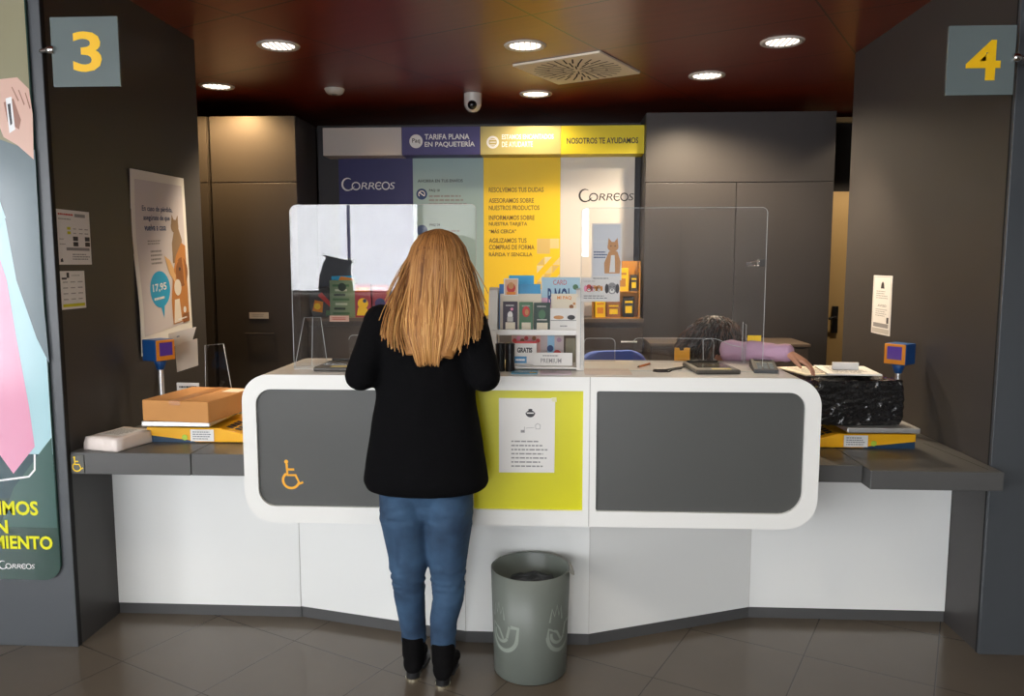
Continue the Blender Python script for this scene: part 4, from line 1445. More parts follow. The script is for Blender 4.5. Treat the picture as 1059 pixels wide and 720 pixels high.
# ------------------------------------------------------------------ scales, parcels and displays on the side desks
def scale(lab, xp0, xp1, xk, y0, y1, z, group):
    """post scale: yellow body with a sloping key wedge at xk, steel platform from xp0 to xp1"""
    t = thing('postal_scale', lab, 'scale', ((xp0 + xp1) / 2, (y0 + y1) / 2, z), group)
    s = 1 if xk > xp1 else -1
    xe = xp1 if s > 0 else xp0
    xo = xp0 if s > 0 else xp1
    ux = (s, 0, 0)
    prof = [(xo, z + 0.028), (xe - s * 0.10, z + 0.002), (xk, z + 0.002), (xk + s * 0.005, z + 0.03), (xe + s * 0.01, z + 0.062), (xo, z + 0.062)]
    if s < 0:
        prof = prof[::-1]
    MB().slab(FR((0, y0, 0)), prof, -(y1 - y0), 0.0, SYEL, bev=0.004).build('body', t)
    prof = [(xo + s * 0.004, z), (xe - s * 0.08, z), (xe - s * 0.12, z + 0.01), (xo + s * 0.004, z + 0.03)]
    if s < 0:
        prof = prof[::-1]
    MB().slab(FR((0, y0 - 0.001, 0)), prof, -(y1 - y0 - 0.02), 0.0, SDBLUE).build('base', t)
    fy = FR((0, y0 - 0.0015, 0))
    mb = MB()
    a, b_ = xe - s * 0.11, xe - s * 0.01
    a, b_ = min(a, b_), max(a, b_)
    mb.rect(fy, a, z + 0.006, b_, z + 0.056, 0.002, PAPER)
    mb.lines(fy, a + 0.01, z + 0.012, b_ - 0.01, z + 0.05, 4, INKG, 0.003)
    mb.disc(fy, xe - s * 0.135, z + 0.022, 0.012, 0.002, mat('dot_lime', (176, 204, 60), 0.5))
    mb.build('label_plate', t)
    # keys on the wedge
    q0, q1 = V((xe + s * 0.01, 0, z + 0.062)), V((xk + s * 0.005, 0, z + 0.03))
    sl = (q1 - q0).normalized()
    n = V((-sl.z * s, 0, abs(sl.x)))
    mb = MB()
    L = (q1 - q0).length
    for i in range(3):
        for j in range(4):
            c = q0 + sl * (L * (0.22 + 0.26 * i)) + V((0, y0 + 0.05 + j * 0.035, 0))
            e1, e2 = sl * L * 0.10, V((0, 0.013, 0))
            vs = [c - e1 - e2 + n * 0.002, c + e1 - e2 + n * 0.002, c + e1 + e2 + n * 0.002, c - e1 + e2 + n * 0.002]
            mb.add(vs, [[0, 1, 2, 3] if s > 0 else [3, 2, 1, 0]], INK)
    mb.build('keypad', t)
    mb = MB().box(xp0 + 0.006, y0 - 0.05, z + 0.076, xp1 - 0.006, y1, z + 0.098, STEEL, 0.004)
    mb.box((xp0 + xp1) / 2 - 0.08, y0 + 0.08, z + 0.06, (xp0 + xp1) / 2 + 0.08, y1 - 0.06, z + 0.073, BLACK)
    mb.build('platform', t)
    return t


def scale_display(lab, x, y, zb, zt, face_deg, group, tilt=0):
    t = thing('scale_display', lab, 'display', (x, y, zb), group)
    MB().cyl((x, y, zb), (x, y, zt - 0.02), 0.012, m=STEEL, seg=16).build('pole', t)
    MB().lathe([(0, -0.045), (0.016, -0.045), (0.024, -0.02), (0.03, 0.0), (0, 0.0)], (x, y, zt), SBLUE, 20).build('collar', t)
    M = Matrix.Translation((x, y, zt)) @ Matrix.Rotation(R(face_deg), 4, 'Z') @ Matrix.Rotation(R(tilt), 4, 'X')
    # local: screen faces -Y
    MB().box(-0.050, -0.035, -0.002, 0.050, 0.055, 0.095, SBLUE, 0.004, M).build('housing', t)
    MB().box(-0.049, -0.041, 0.0, 0.049, -0.035, 0.093, ORANGE, 0.002, M).build('bezel', t)
    MB().box(-0.034, -0.043, 0.022, 0.034, -0.0405, 0.082, LCD, 0.0, M).build('screen', t)


ZL, ZR = 0.801, 0.766
GS = 'postal scales on the side desks'
scale('yellow and navy postal scale under the cardboard box', -1.705, -1.405, -1.265, 3.19, 3.50, ZL, GS)
scale('yellow and navy postal scale under the black wrapped parcel', 1.225, 1.535, 1.10, 3.38, 3.68, ZR, GS)
scale_display('blue scale display on a steel pole behind the cardboard box', -1.80, 3.52, ZL, 1.108, 66, 'scale displays on poles')
scale_display('blue scale display on a steel pole beside the black wrapped parcel', 1.60, 3.74, ZR, 1.085, -50, 'scale displays on poles')

# flat cardboard box on the left scale
zb = ZL + 0.099
cb = thing('cardboard_box', 'flat brown cardboard box resting on the yellow scale by the sign 3 wall', 'box', (-1.52, 3.305, zb))
M = rotz(-8, (-1.522, 3.305, 0))
MB().box(-1.672, 3.125, zb, -1.372, 3.485, zb + 0.088, CARD, 0.004, M).build('carton', cb)
MB().box(-1.547, 3.1235, zb + 0.07, -1.497, 3.4865, zb + 0.0888, TAPE, 0, M).build('tape', cb)
mb = MB().box(-1.462, 3.375, zb + 0.088, -1.382, 3.455, zb + 0.0888, CREAM, 0, M)
mb.build('shipping_label', cb)
# white wrapped packet
wp = thing('packet', 'small white wrapped packet lying on the desk edge by the sign 3 wall', 'packet', (-1.785, 3.13, ZL))
b = bmesh.new()
bmesh.ops.create_cube(b, size=1)
bmesh.ops.subdivide_edges(b, edges=b.edges[:], cuts=5, use_grid_fill=True)
for v in b.verts:
    v.co = V((v.co.x * 0.165 * (1 - 0.10 * max(0, v.co.z)), v.co.y * 0.22 * (1 - 0.10 * max(0, v.co.z)), (v.co.z + 0.5) * 0.052))
    n = mnoise.noise_vector(v.co * 22)
    v.co += n * 0.004
    v.co.z = max(v.co.z, 0.0)
M = Matrix.Translation((-1.782, 3.13, ZL)) @ Matrix.Rotation(R(-14), 4, 'Z')
PK = mat('packet_white', (226, 214, 206), 0.3, bump=0.2, bscale=50)
MB().bm(b, PK, M, True).build('wrapping', wp)
mb = MB()
f = FR(M @ V((-0.06, -0.06, 0.053)), M.to_3x3() @ V((1, 0, 0)), M.to_3x3() @ V((0, 1, 0)))
mb.rect(f, 0, 0, 0.12, 0.13, 0.001, PAPER)
mb.lines(f, 0.01, 0.01, 0.11, 0.12, 6, INKG, 0.002)
mb.build('address_label', wp)

# black film wrapped parcel on the right scale
zb = ZR + 0.099
bp_ = thing('wrapped_parcel', 'parcel wrapped in shiny black film on the yellow scale by the sign 4 wall', 'parcel', (1.275, 3.55, zb))
b = bmesh.new()
bmesh.ops.create_cube(b, size=1)
bmesh.ops.subdivide_edges(b, edges=b.edges[:], cuts=40, use_grid_fill=True)
for v in b.verts:
    p = V((v.co.x * 0.375, v.co.y * 0.36, (v.co.z + 0.5) * 0.19))
    e = 1 - 0.05 * abs(v.co.z * 2) ** 4
    p.x *= e
    p.y *= e
    n = mnoise.noise_vector(p * 14) * 0.007 + mnoise.noise_vector(V((p.x * 34 + p.z * 30, p.y * 34, p.z * 60 - p.x * 30))) * 0.006
    v.co = p + n
    v.co.z = max(v.co.z, 0.0)
FILM = mat('black_film', (24, 24, 26), 0.13, spec=1.0, bump=1.0, bscale=26)
MB().bm(b, FILM, Matrix.Translation((1.275, 3.55, zb)) @ Matrix.Rotation(R(6), 4, 'Z'), True).build('film', bp_)
zt = zb + 0.193
for k, (x, y, w, h, rz, mt, lab) in enumerate(((1.16, 3.60, 0.20, 0.26, 12, CREAM, 'cream document sheet lying on top of the wrapped parcel'),
                                              (1.30, 3.56, 0.22, 0.28, -6, PAPER, 'white document folder lying on top of the wrapped parcel'))):
    M = rotz(rz, (x, y, 0))
    mb = MB().box(x - w / 2, y - h / 2, zt + 0.005 + k * 0.009, x + w / 2, y + h / 2, zt + 0.012 + k * 0.009, mt, 0.001, M)
    mb.lines(FR(M @ V((x - w / 2, y - h / 2, zt + 0.012 + k * 0.009)), M.to_3x3() @ V((1, 0, 0)), M.to_3x3() @ V((0, 1, 0))), 0.03, 0.03, w - 0.03, h - 0.03, 8, INKG, 0.0006)
    tag(mb.build('document'), lab, 'paper', 'papers on the wrapped parcel')
mb = MB().box(1.235, 3.545, zt + 0.022, 1.345, 3.556, zt + 0.055, PAPER, 0.001, rotz(-8, (1.29, 3.55, 0)))
tag(mb.build('folded_card'), 'small white card standing on the papers over the wrapped parcel', 'card')

# notices and clear stand behind the left box
st = thing('acrylic_stand', 'leaning clear acrylic sheet stand behind the cardboard box', 'holder', (-1.6, 3.65, ZL))
q = [V((-1.66, 3.66, ZL)), V((-1.49, 3.62, ZL)), V((-1.595, 3.74, 1.16)), V((-1.695, 3.76, 1.15))]
n = (q[1] - q[0]).cross(q[3] - q[0]).normalized() * 0.003
mb = MB().add(q + [p - n for p in q], [[0, 1, 2, 3], [7, 6, 5, 4], [0, 4, 5, 1], [1, 5, 6, 2], [2, 6, 7, 3], [3, 7, 4, 0]], CLEAR)
mb.build('sheet', st)
MB().sweep(q + q[:1], [0.0018] * 5, EDGE, 6, dome=False).build('polished_edge', st)


def hung(nm, quad, mt, lab, cat, lines=0, grp=None):
    q = [V(p) for p in quad]
    f = FR(q[0], q[1] - q[0], q[3] - q[0])
    n = f.n * 0.0012
    mb = MB().add(q + [p - n for p in q], [[0, 1, 2, 3], [7, 6, 5, 4], [0, 4, 5, 1], [1, 5, 6, 2], [2, 6, 7, 3], [3, 7, 4, 0]], mt)
    if lines:
        w, h = (q[1] - q[0]).length, (q[3] - q[0]).length
        mb.lines(f, w * 0.35, h * 0.45, w * 0.85, h * 0.7, lines, INKG, 0.0008)
    return tag(mb.build(nm), lab, cat, grp)


def P3(u, v, Y):
    x, z = at(u, v, Y)
    return (x, Y, z)


hung('paper_notice', [P3(175, 360, 3.79), P3(199, 352, 3.80), P3(203, 338, 3.80), P3(174, 345, 3.79)], mat('notice_cream', (232, 218, 200), 0.7), 'wide cream paper notice behind the scale display, upper of two', 'notice', 1)
hung('paper_notice', [P3(183, 385, 3.785), P3(205, 378, 3.785), P3(204, 350, 3.795), P3(181, 357, 3.795)], mat('notice_cream2', (226, 210, 192), 0.7), 'cream paper notice hanging below the wide notice, behind the clear stand', 'notice')
x0, x1, z0, z1 = box_at(183, 396, 206, 409, 3.58)
mb = MB().box(x0, 3.58, 0.84, x1, 3.583, z1, PAPER)
f = FR((x0, 3.58, z0))
mb.lines(f, 0.012, 0.03, (x1 - x0) * 0.9, 0.05, 1, INK)
tag(mb.build('info_card'), 'small white card standing just behind the cardboard box', 'card')

# ------------------------------------------------------------------ notices and posters on the side walls
LW = FR((-1.92, 0, 0), (0, 1, 0), (0, 0, 1))      # left wall, facing +x
assert LW.n.x > 0
# insurance poster
b = bmesh.new()
pw = [(3.545, 1.974), (4.074, 1.984), (4.105, 1.165), (3.572, 1.116)]
NX, NY = 16, 20


def bil(u, v):
    a = V(pw[3]) * (1 - u) + V(pw[2]) * u
    c = V(pw[0]) * (1 - u) + V(pw[1]) * u
    r = a * (1 - v) + c * v
    return r, 0.006 + 0.006 * math.sin(v * 7 + u * 2) * (1 - u)


def pos_(u, v, lift=0.0):
    r, d = bil(u, v)
    return V((-1.92 + d + lift, r.x, r.y))


mb = MB()


def patch(u0, v0, u1, v1, lift, mt, nx=NX, ny=NY):
    vs = [pos_(u0 + (u1 - u0) * i / nx, v0 + (v1 - v0) * j / ny, lift) for j in range(ny + 1) for i in range(nx + 1)]
    fs = [[j * (nx + 1) + i, j * (nx + 1) + i + 1, (j + 1) * (nx + 1) + i + 1, (j + 1) * (nx + 1) + i] for j in range(ny) for i in range(nx)]
    mb.add(vs, fs, mt, True)


class PF:
    @staticmethod
    def p(a, b, c=0.0):
        return pos_(a, b, c)


patch(0, 0, 1, 1, 0, PAPER)
patch(0, 0, 1, 1, -0.002, PAPER)
patch(0.06, 0.10, 0.94, 0.95, 0.0008, mat('poster_lilac', (214, 208, 212), 0.55))
pf = PF()
for s_, a0, a1, b0 in (('En caso de pérdida,', 0.17, 0.72, 0.775), ('asegúrate de que', 0.19, 0.66, 0.725), ('vuelva a casa', 0.20, 0.58, 0.675)):
    mb.text(pf, s_, a0, b0, INKB, 0.0016, a1=a1, b1=b0 + 0.038, bold=0.015)
mb.lines(pf, 0.24, 0.595, 0.5, 0.625, 2, INKG, 0.0016)
mb.lines(pf, 0.28, 0.48, 0.5, 0.57, 4, INKG, 0.0016)
mb.disc(pf, 0.40, 0.34, 0.19, 0.0014, CYAN, 0.105)
mb.poly(pf, [(0.38, 0.25), (0.46, 0.25), (0.43, 0.17)], 0.0014, CYAN)
mb.text(pf, '17,95', 0.26, 0.325, INKW, 0.002, a1=0.52, b1=0.375, bold=0.02)
mb.lines(pf, 0.27, 0.275, 0.5, 0.305, 1, INKW, 0.002)
FURA = mat('fur_ginger', (196, 132, 72), 0.6)
FURB = mat('fur_tan', (222, 178, 124), 0.6)
FURC = mat('fur_white', (236, 226, 212), 0.6)
# tabby cat above, brown dog below, plain picture shapes
mb.poly(pf, [(0.68, 0.48), (0.86, 0.48), (0.88, 0.62), (0.82, 0.69), (0.74, 0.69), (0.68, 0.60)], 0.0014, mat('fur_tabby', (150, 124, 96), 0.6))
mb.disc(pf, 0.75, 0.70, 0.075, 0.0016, mat('fur_tabby', (150, 124, 96), 0.6), 0.04)
mb.poly(pf, [(0.68, 0.71), (0.70, 0.77), (0.74, 0.735)], 0.0018, mat('fur_tabby', (150, 124, 96), 0.6))
mb.poly(pf, [(0.77, 0.735), (0.82, 0.77), (0.82, 0.71)], 0.0018, mat('fur_tabby', (150, 124, 96), 0.6))
mb.poly(pf, [(0.60, 0.115), (0.94, 0.115), (0.94, 0.58), (0.86, 0.60), (0.74, 0.52), (0.66, 0.40), (0.60, 0.26)], 0.0018, FURA)
mb.poly(pf, [(0.52, 0.53), (0.62, 0.50), (0.72, 0.42), (0.70, 0.36), (0.60, 0.42)], 0.002, FURB)
mb.disc(pf, 0.84, 0.42, 0.12, 0.0022, BROWN, 0.09)
mb.disc(pf, 0.74, 0.33, 0.07, 0.0024, FURC, 0.05)
mb.disc(pf, 0.80, 0.44, 0.018, 0.0028, INK, 0.012, 10)
mb.poly(pf, [(0.62, 0.12), (0.78, 0.12), (0.76, 0.26), (0.66, 0.26)], 0.0022, FURC)
mb.rect(pf, 0.80, 0.105, 0.94, 0.16, 0.0026, BROWN)
mb.disc(pf, 0.85, 0.185, 0.03, 0.003, INKW, 0.02, 14)
mb.lines(pf, 0.7, 0.125, 0.92, 0.145, 1, INKW, 0.003)
mb.lines(pf, 0.06, 0.03, 0.4, 0.07, 1, INKG, 0.0016)
tag(mb.build('pet_poster'), 'large pet insurance poster with a blue price balloon on the dark side wall', 'poster')


def wall_paper(name, ya, yb, za, zb, draw, lab, sx=1):
    mb = MB()
    f = FR((-1.92, ya, za), (0, 1, 0), (0, 0, 1)) if sx > 0 else FR((1.70, yb, za), (0, -1, 0), (0, 0, 1))
    w, h = abs(yb - ya), zb - za
    mb.slab(f, [(0, 0), (w, 0), (w, h), (0, h)], 0.0, 0.0015, PAPER)
    draw(mb, f, w, h)
    return tag(mb.build(name), lab, 'notice')


def d_tariff(mb, f, w, h):
    c = 0.002
    mb.lines(f, w * 0.06, h * 0.88, w * 0.5, h * 0.95, 1, RED, c, rag=0)
    mb.rect(f, w * 0.54, h * 0.88, w * 0.86, h * 0.94, c, INKG)
    mb.lines(f, w * 0.06, h * 0.81, w * 0.6, h * 0.85, 1, INKG, c)
    for j in range(2):
        mb.rect(f, w * 0.3, h * (0.64 - 0.08 * j), w * 0.4, h * (0.69 - 0.08 * j), c, LIME)
        for i in range(3):
            mb.lines(f, w * (0.48 + 0.17 * i), h * (0.64 - 0.08 * j), w * (0.6 + 0.17 * i), h * (0.68 - 0.08 * j), 1, INKG, c)
        for a in (0.46, 0.82):
            mb.rect(f, w * a, h * (0.44 - 0.1 * j), w * (a + 0.15), h * (0.52 - 0.1 * j), c, INK)
        mb.lines(f, w * 0.06, h * (0.45 - 0.09 * j), w * 0.25, h * (0.48 - 0.09 * j), 1, INKG, c)
    mb.rect(f, w * 0.25, h * 0.26, w * 0.95, h * 0.315, c, INKG)
    mb.lines(f, w * 0.42, h * 0.08, w * 0.95, h * 0.21, 3, INKG, c)
    mb.poly(f, [(w * 0.06, h * 0.05), (w * 0.14, h * 0.05), (w * 0.12, h * 0.12), (w * 0.07, h * 0.10)], c, INK)


def d_tariff2(mb, f, w, h):
    c = 0.002
    mb.rect(f, w * 0.26, h * 0.82, w * 0.36, h * 0.96, c, INK)
    mb.rect(f, w * 0.06, h * 0.78, w * 0.26, h * 0.83, c, INK)
    mb.lines(f, w * 0.45, h * 0.86, w * 0.85, h * 0.9, 1, INKG, c)
    for j in range(4):
        for i in range(3):
            mb.lines(f, w * (0.1 + 0.3 * i), h * (0.68 - 0.15 * j), w * (0.3 + 0.3 * i), h * (0.74 - 0.15 * j), 1, INKG, c, rag=0.1)
    mb.rect(f, w * 0.06, h * 0.06, w * 0.95, h * 0.14, c, LIME)


def d_info(mb, f, w, h):
    c = 0.002
    mb.rect(f, w * 0.04, h * 0.02, w * 0.96, h * 0.98, c - 0.0003, GREYP)
    mb.rect(f, w * 0.06, h * 0.10, w * 0.94, h * 0.97, c - 0.0001, PAPER)
    mb.poly(f, [(w * 0.42, h * 0.78), (w * 0.62, h * 0.78), (w * 0.58, h * 0.87), (w * 0.52, h * 0.9), (w * 0.46, h * 0.87)], c, INK)
    mb.lines(f, w * 0.2, h * 0.6, w * 0.85, h * 0.75, 4, INKG, c, 0.3)
    mb.text(f, 'AVISO', w * 0.3, h * 0.47, INK, c, a1=w * 0.75, b1=h * 0.51)
    mb.lines(f, w * 0.2, h * 0.3, w * 0.85, h * 0.44, 4, INKG, c, 0.3)
    mb.rect(f, w * 0.1, h * 0.12, w * 0.9, h * 0.19, c, INKG)
    mb.rect(f, w * 0.8, h * 0.2, w * 0.9, h * 0.3, c, INK)


wall_paper('tariff_sheet', 2.997, 3.22, 1.543, 1.758, d_tariff, 'upper white tariff sheet taped to the dark wall below the 3 sign')
wall_paper('tariff_sheet', 3.0, 3.163, 1.367, 1.518, d_tariff2, 'smaller tariff sheet with a lime bar, below the other tariff sheet')
wall_paper('info_sheet', 4.09, 4.325, 1.180, 1.485, d_info, 'tall white information sheet taped to the dark wall above the wrapped parcel', -1)

# ------------------------------------------------------------------ counter number plates
def number_plate(ch, x0, x1, z0, z1, y, bolt_x, lab, yaw):
    xc = (x0 + x1) / 2
    t = thing('number_plate', lab, 'sign', (xc, y, z0), 'glass number plates')
    f = FR((x0, y, z0), (1, math.tan(R(yaw)), 0), (0, 0, 1))
    w, h = (x1 - x0), z1 - z0
    MB().slab(f, rrect(0, 0, w, h, 0.003, 2), -0.010, 0.0, GLASSY, bev=0.001).build('plate', t)
    mb = MB()
    hh = h * 0.58
    tw = h * (0.44 if ch == '3' else 0.50)
    mb.text(f, ch, w * 0.53 - tw / 2, h * 0.21, YEL, 0.0015, a1=w * 0.53 + tw / 2, b1=h * 0.21 + hh, bold=0.022)
    mb.build('numeral', t)
    p = f.p(bolt_x - x0, h * 0.53, 0)
    mb = MB()
    mb.lathe([(0, -0.012), (0.012, -0.010), (0.016, 0.0), (0.016, 0.016), (0.012, 0.02), (0, 0.02)], (0, 0, 0), CHROME, 20)
    s_ = 1 if bolt_x < xc else -1
    Mx = Matrix.Translation(p + V((0, 0.0, 0))) @ Matrix.Rotation(R(90 * s_), 4, 'Y')
    mb.vs = [Mx @ v for v in mb.vs]
    mb.build('bolt', t)
    return t


number_plate('3', -1.866, -1.609, 2.202, 2.453, 2.95, -1.872, 'grey glass plate with a yellow numeral 3 on the dark wall', 0)
number_plate('4', 1.389, 1.622, 2.143, 2.382, 2.98, 1.632, 'grey glass plate with a yellow numeral 4 on the dark wall', 0)
for nm, xa, xb, y, z, lab in (('plate_bracket', -1.919, -1.868, 2.95, 2.335, 0), ('plate_bracket', 1.628, 1.70, 2.98, 2.27, 0)):
    pass
# steel pins that carry the plates from the wall corners
o3 = [o for o in bpy.data.objects if o.name.startswith('number_plate')]
for o, pts in zip(o3, (((-1.868, 2.952, 2.335), (-1.905, 2.955, 2.335), (-1.925, 2.975, 2.335)), ((1.628, 2.985, 2.27), (1.70, 2.985, 2.27), (1.72, 3.105, 2.27)))):
    MB().sweep(list(pts), [0.008] * 3, CHROME, 12).build('bracket', o)

# ------------------------------------------------------------------ illuminated poster on the left front
YP = 2.972
ps = thing('wall_poster', 'large glossy poster of a man in a pink tie above lime lettering', 'poster', (-2.4, YP, 0.28))
f = FR((0, YP, 0))
XR = -1.962
outl = rrect(-2.88, 0.285, XR + 0.0, ZC - 0.02, (0.06, 0.07, 0.02, 0.02), 8)
POS = mat('poster_base', (42, 70, 62), 0.15, spec=0.6)
MB().slab(f, outl, 0.0, 0.012, POS).build('glass_panel', ps)
mb = MB()
SHIRT = mat('shirt_blue', (176, 214, 222), 0.15)
SUIT = mat('suit_grey', (106, 122, 128), 0.15)
TIE = mat('tie_pink', (228, 158, 186), 0.15)
SKINP = mat('skin_print', (224, 186, 170), 0.15)
HAIRP = mat('hair_print', (44, 38, 36), 0.15)
BGP = mat('print_beige', (150, 146, 118), 0.15)
TEALD = mat('print_dark_teal', (38, 70, 76), 0.15)
TEALM = mat('print_mid_teal', (66, 98, 92), 0.15)
c = 0.0128
PX = lambda u, v: at(u, v, YP - 0.013)
def ppoly(pts, lift, mt):
    mb.poly(f, [PX(u, v) for u, v in pts], c + lift, mt)
mb.poly(f, [(-2.87, 1.9), (-1.966, 1.9), (-1.966, ZC - 0.03), (-2.87, ZC - 0.03)], c, BGP)
mb.poly(f, [(-2.87, 0.75), (-1.964, 0.75), (-1.966, 1.9), (-2.87, 1.9)], c, SHIRT)
mb.poly(f, [(-2.87, 0.62), (-1.964, 0.62), (-1.964, 0.80), (-2.87, 0.80)], c + 0.0003, TEALD)
q_ = [PX(0, 545), (XR - 0.003, PX(0, 545)[1]), (XR - 0.003, PX(0, 452)[1]), PX(46, 462), PX(14, 505)]
mb.poly(f, q_, c + 0.0006, TEALM)
ppoly([(51, 376), (38, 350), (17, 290), (5, 225), (-20, 180), (-60, 150), (-40, 130), (30, 155), (36, 155), (44, 300)], 0.0005, SUIT)
ppoly([(14, 490), (36, 462), (30, 420), (17, 350), (7, 290), (-4, 256), (-26, 226), (-48, 226), (-52, 258), (-40, 330), (-18, 446)], 0.0008, TIE)
# head, hair, hand with a white phone (a plain portrait)
ppoly([(-290, 480), (-250, 240), (-170, 165), (-78, 140), (-96, 240), (-60, 470)], 0.0005, SUIT)
hc = PX(-44, 96)
ppoly([(-70, 130), (-22, 130), (-14, 190), (-40, 225), (-78, 190)], 0.0010, SKINP)
mb.poly(f, arc(hc[0], hc[1], 0.115, 0, 360, 28, 0.155)[:-1], c + 0.0012, SKINP)
mb.poly(f, arc(hc[0], hc[1] + 0.035, 0.122, 10, 170, 18, 0.15) + arc(hc[0] - 0.01, hc[1] + 0.065, 0.098, 165, 15, 12, 0.06), c + 0.0014, HAIRP)
mb.poly(f, arc(hc[0] + 0.108, hc[1] + 0.0, 0.028, 0, 360, 14, 0.05)[:-1], c + 0.0015, HAIRP)
for q in (-0.045, 0.03):
    mb.poly(f, arc(hc[0] + q - 0.01, hc[1] + 0.02, 0.016, 0, 360, 12, 0.008)[:-1], c + 0.0016, INK)
    mb.stroke(f, [(hc[0] + q - 0.035, hc[1] + 0.045), (hc[0] + q + 0.012, hc[1] + 0.047)], 0.008, c + 0.0016, HAIRP)
mb.stroke(f, [(hc[0] - 0.012, hc[1] + 0.01), (hc[0] - 0.028, hc[1] - 0.035), (hc[0] - 0.006, hc[1] - 0.042)], 0.005, c + 0.0016, mat('palm_shade_print', (164, 120, 104), 0.2))
mb.stroke(f, arc(hc[0] - 0.012, hc[1] - 0.06, 0.034, 200, 340, 10, 0.024), 0.008, c + 0.0016, mat('lip_print', (186, 104, 100), 0.2))
ppoly([(-82, 190), (-40, 222), (-60, 262), (-100, 220)], 0.0011, SHIRT)
ppoly([(-40, 222), (-8, 186), (6, 225), (-18, 262)], 0.0011, SHIRT)
ppoly([(0, 82), (18, 80), (30, 92), (34, 118), (35, 165), (18, 150), (4, 142), (0, 132)], 0.0014, SKINP)
ppoly([(4, 106), (14, 102), (22, 124), (20, 134), (8, 126)], 0.0016, mat('palm_shade_print', (164, 120, 104), 0.2))
ppoly([(6, 102), (12, 100), (16, 134), (10, 138)], 0.0018, INKW)
ppoly([(8, 108), (11, 107), (13, 128), (11, 130)], 0.0020, INK)
for k in range(3):
    ppoly([(12 + k * 7, 90 + k * 3), (13 + k * 7, 90 + k * 3), (20 + k * 6, 104 + k * 4), (19 + k * 6, 105 + k * 4)], 0.0022, mat('palm_shade_print', (164, 120, 104), 0.2))
mb.stroke(f, [PX(0, 497), PX(30, 493), PX(36, 486), PX(36, 470)], 0.008, c + 0.0012, INKW)
mb.build('picture', ps)
mb = MB()
LT = mat('lettering_lime', (232, 230, 30), 0.4)
for s_, u0, u1, v0, v1 in (('IMOS', -1, 40, 533, 518), ('N', -4, 9, 552, 538), ('MIENTO', -6, 55, 568, 554)):
    z0_, z1_ = PX(20, v0)[1], PX(20, v1)[1]
    mb.text(f, s_, PX(u0, v0)[0], z0_, LT, c + 0.002, a1=PX(u1, v0)[0], b1=z1_, bold=0.03)
    mb.build('lettering', ps)
    mb = MB()
xa, za = PX(-2, 587)
xb, zb = PX(36, 579)
correos(mb, f, xb - 0.15, za - 0.002, xb, INKW, c + 0.002)
mb.build('word_mark', ps)

# ------------------------------------------------------------------ waste bin
BX, BY = -0.082, 2.905
bn = thing('waste_bin', 'round grey-green waste bin with pale horn emblems in front of the counter', 'bin', (BX, BY, 0))
rb, rt, hb = 0.138, 0.150, 0.405
mb = MB().lathe([(0, 0.004), (rb - 0.005, 0.0), (rb, 0.005), (rt, hb), (rt - 0.004, hb + 0.001), (rt - 0.006, hb - 0.002), (rb - 0.008, 0.02), (0, 0.02)], (BX, BY, 0), BINM, 56)
mb.build('body', bn)
mb = MB()


def on_bin(a0):
    def g(x, z):
        t = R(a0) + x / 0.147
        r = rb + (rt - rb) * z / hb + 0.0012
        return V((BX + r * math.cos(t), BY + r * math.sin(t), z))
    return g


for a0 in (228, 322, 90):
    mb = MB()
    g = on_bin(a0)
    cz = 0.185
    # plain horn and crown strokes
    mb.stroke(None, arc(0.0, cz, 0.062, 180, 345, 18), 0.015, 0, BINL, fn=g)
    mb.stroke(None, [(0.060, cz - 0.016), (0.066, cz + 0.035), (0.035, cz + 0.035)], 0.014, 0, BINL, fn=g)
    mb.stroke(None, arc(-0.012, cz + 0.005, 0.035, 170, 330, 14), 0.012, 0, BINL, fn=g)
    mb.stroke(None, [(0.03, cz + 0.035), (0.018, cz - 0.01)], 0.011, 0, BINL, fn=g)
    mb.stroke(None, [(-0.062, cz), (-0.058, cz + 0.03), (-0.02, cz + 0.012), (0.0, cz - 0.02)], 0.010, 0, BINL, fn=g)
    mb.stroke(None, [(-0.055, cz + 0.055), (-0.045, cz + 0.105), (-0.033, cz + 0.075), (-0.022, cz + 0.115), (-0.012, cz + 0.075), (0.0, cz + 0.105), (0.006, cz + 0.055)], 0.008, 0, BINL, fn=g)
    mb.build('emblem', bn)
b = bmesh.new()
bmesh.ops.create_uvsphere(b, u_segments=32, v_segments=18, radius=1)
for v in b.verts:
    n = mnoise.noise(v.co * 3.1) * 0.25 + mnoise.noise(v.co * 8) * 0.10
    v.co = V((v.co.x * 0.118 * (1 + n * 0.3), v.co.y * 0.118 * (1 + n * 0.3), v.co.z * 0.07 * (1 + n)))
mb = MB().bm(b, BAGBLK, Matrix.Translation((BX + 0.006, BY, 0.30)), True)
tag(mb.build('rubbish'), 'crumpled black rubbish lying inside the waste bin', 'rubbish')
mb = MB()
pts = [V((BX + rt * math.cos(R(t)), BY + rt * math.sin(R(t)), hb)) for t in range(-25, 12, 6)]
vs = []
for i, p in enumerate(pts):
    o_ = (p - V((BX, BY, hb))).normalized()
    k = math.sin(PI * i / (len(pts) - 1))
    vs += [p + o_ * 0.001, p + o_ * (0.004 + 0.014 * k) + V((0, 0, -0.03 * k + 0.008))]
mb.add(vs, [[2 * i, 2 * i + 1, 2 * i + 3, 2 * i + 2] for i in range(len(pts) - 1)], mat('liner_lip', (150, 150, 140), 0.3), True)
mb.build('liner_edge', bn)

# ------------------------------------------------------------------ office chairs behind the counter
CHB = mat('chair_blue', (58, 84, 160), 0.7, bump=0.15, bscale=200)


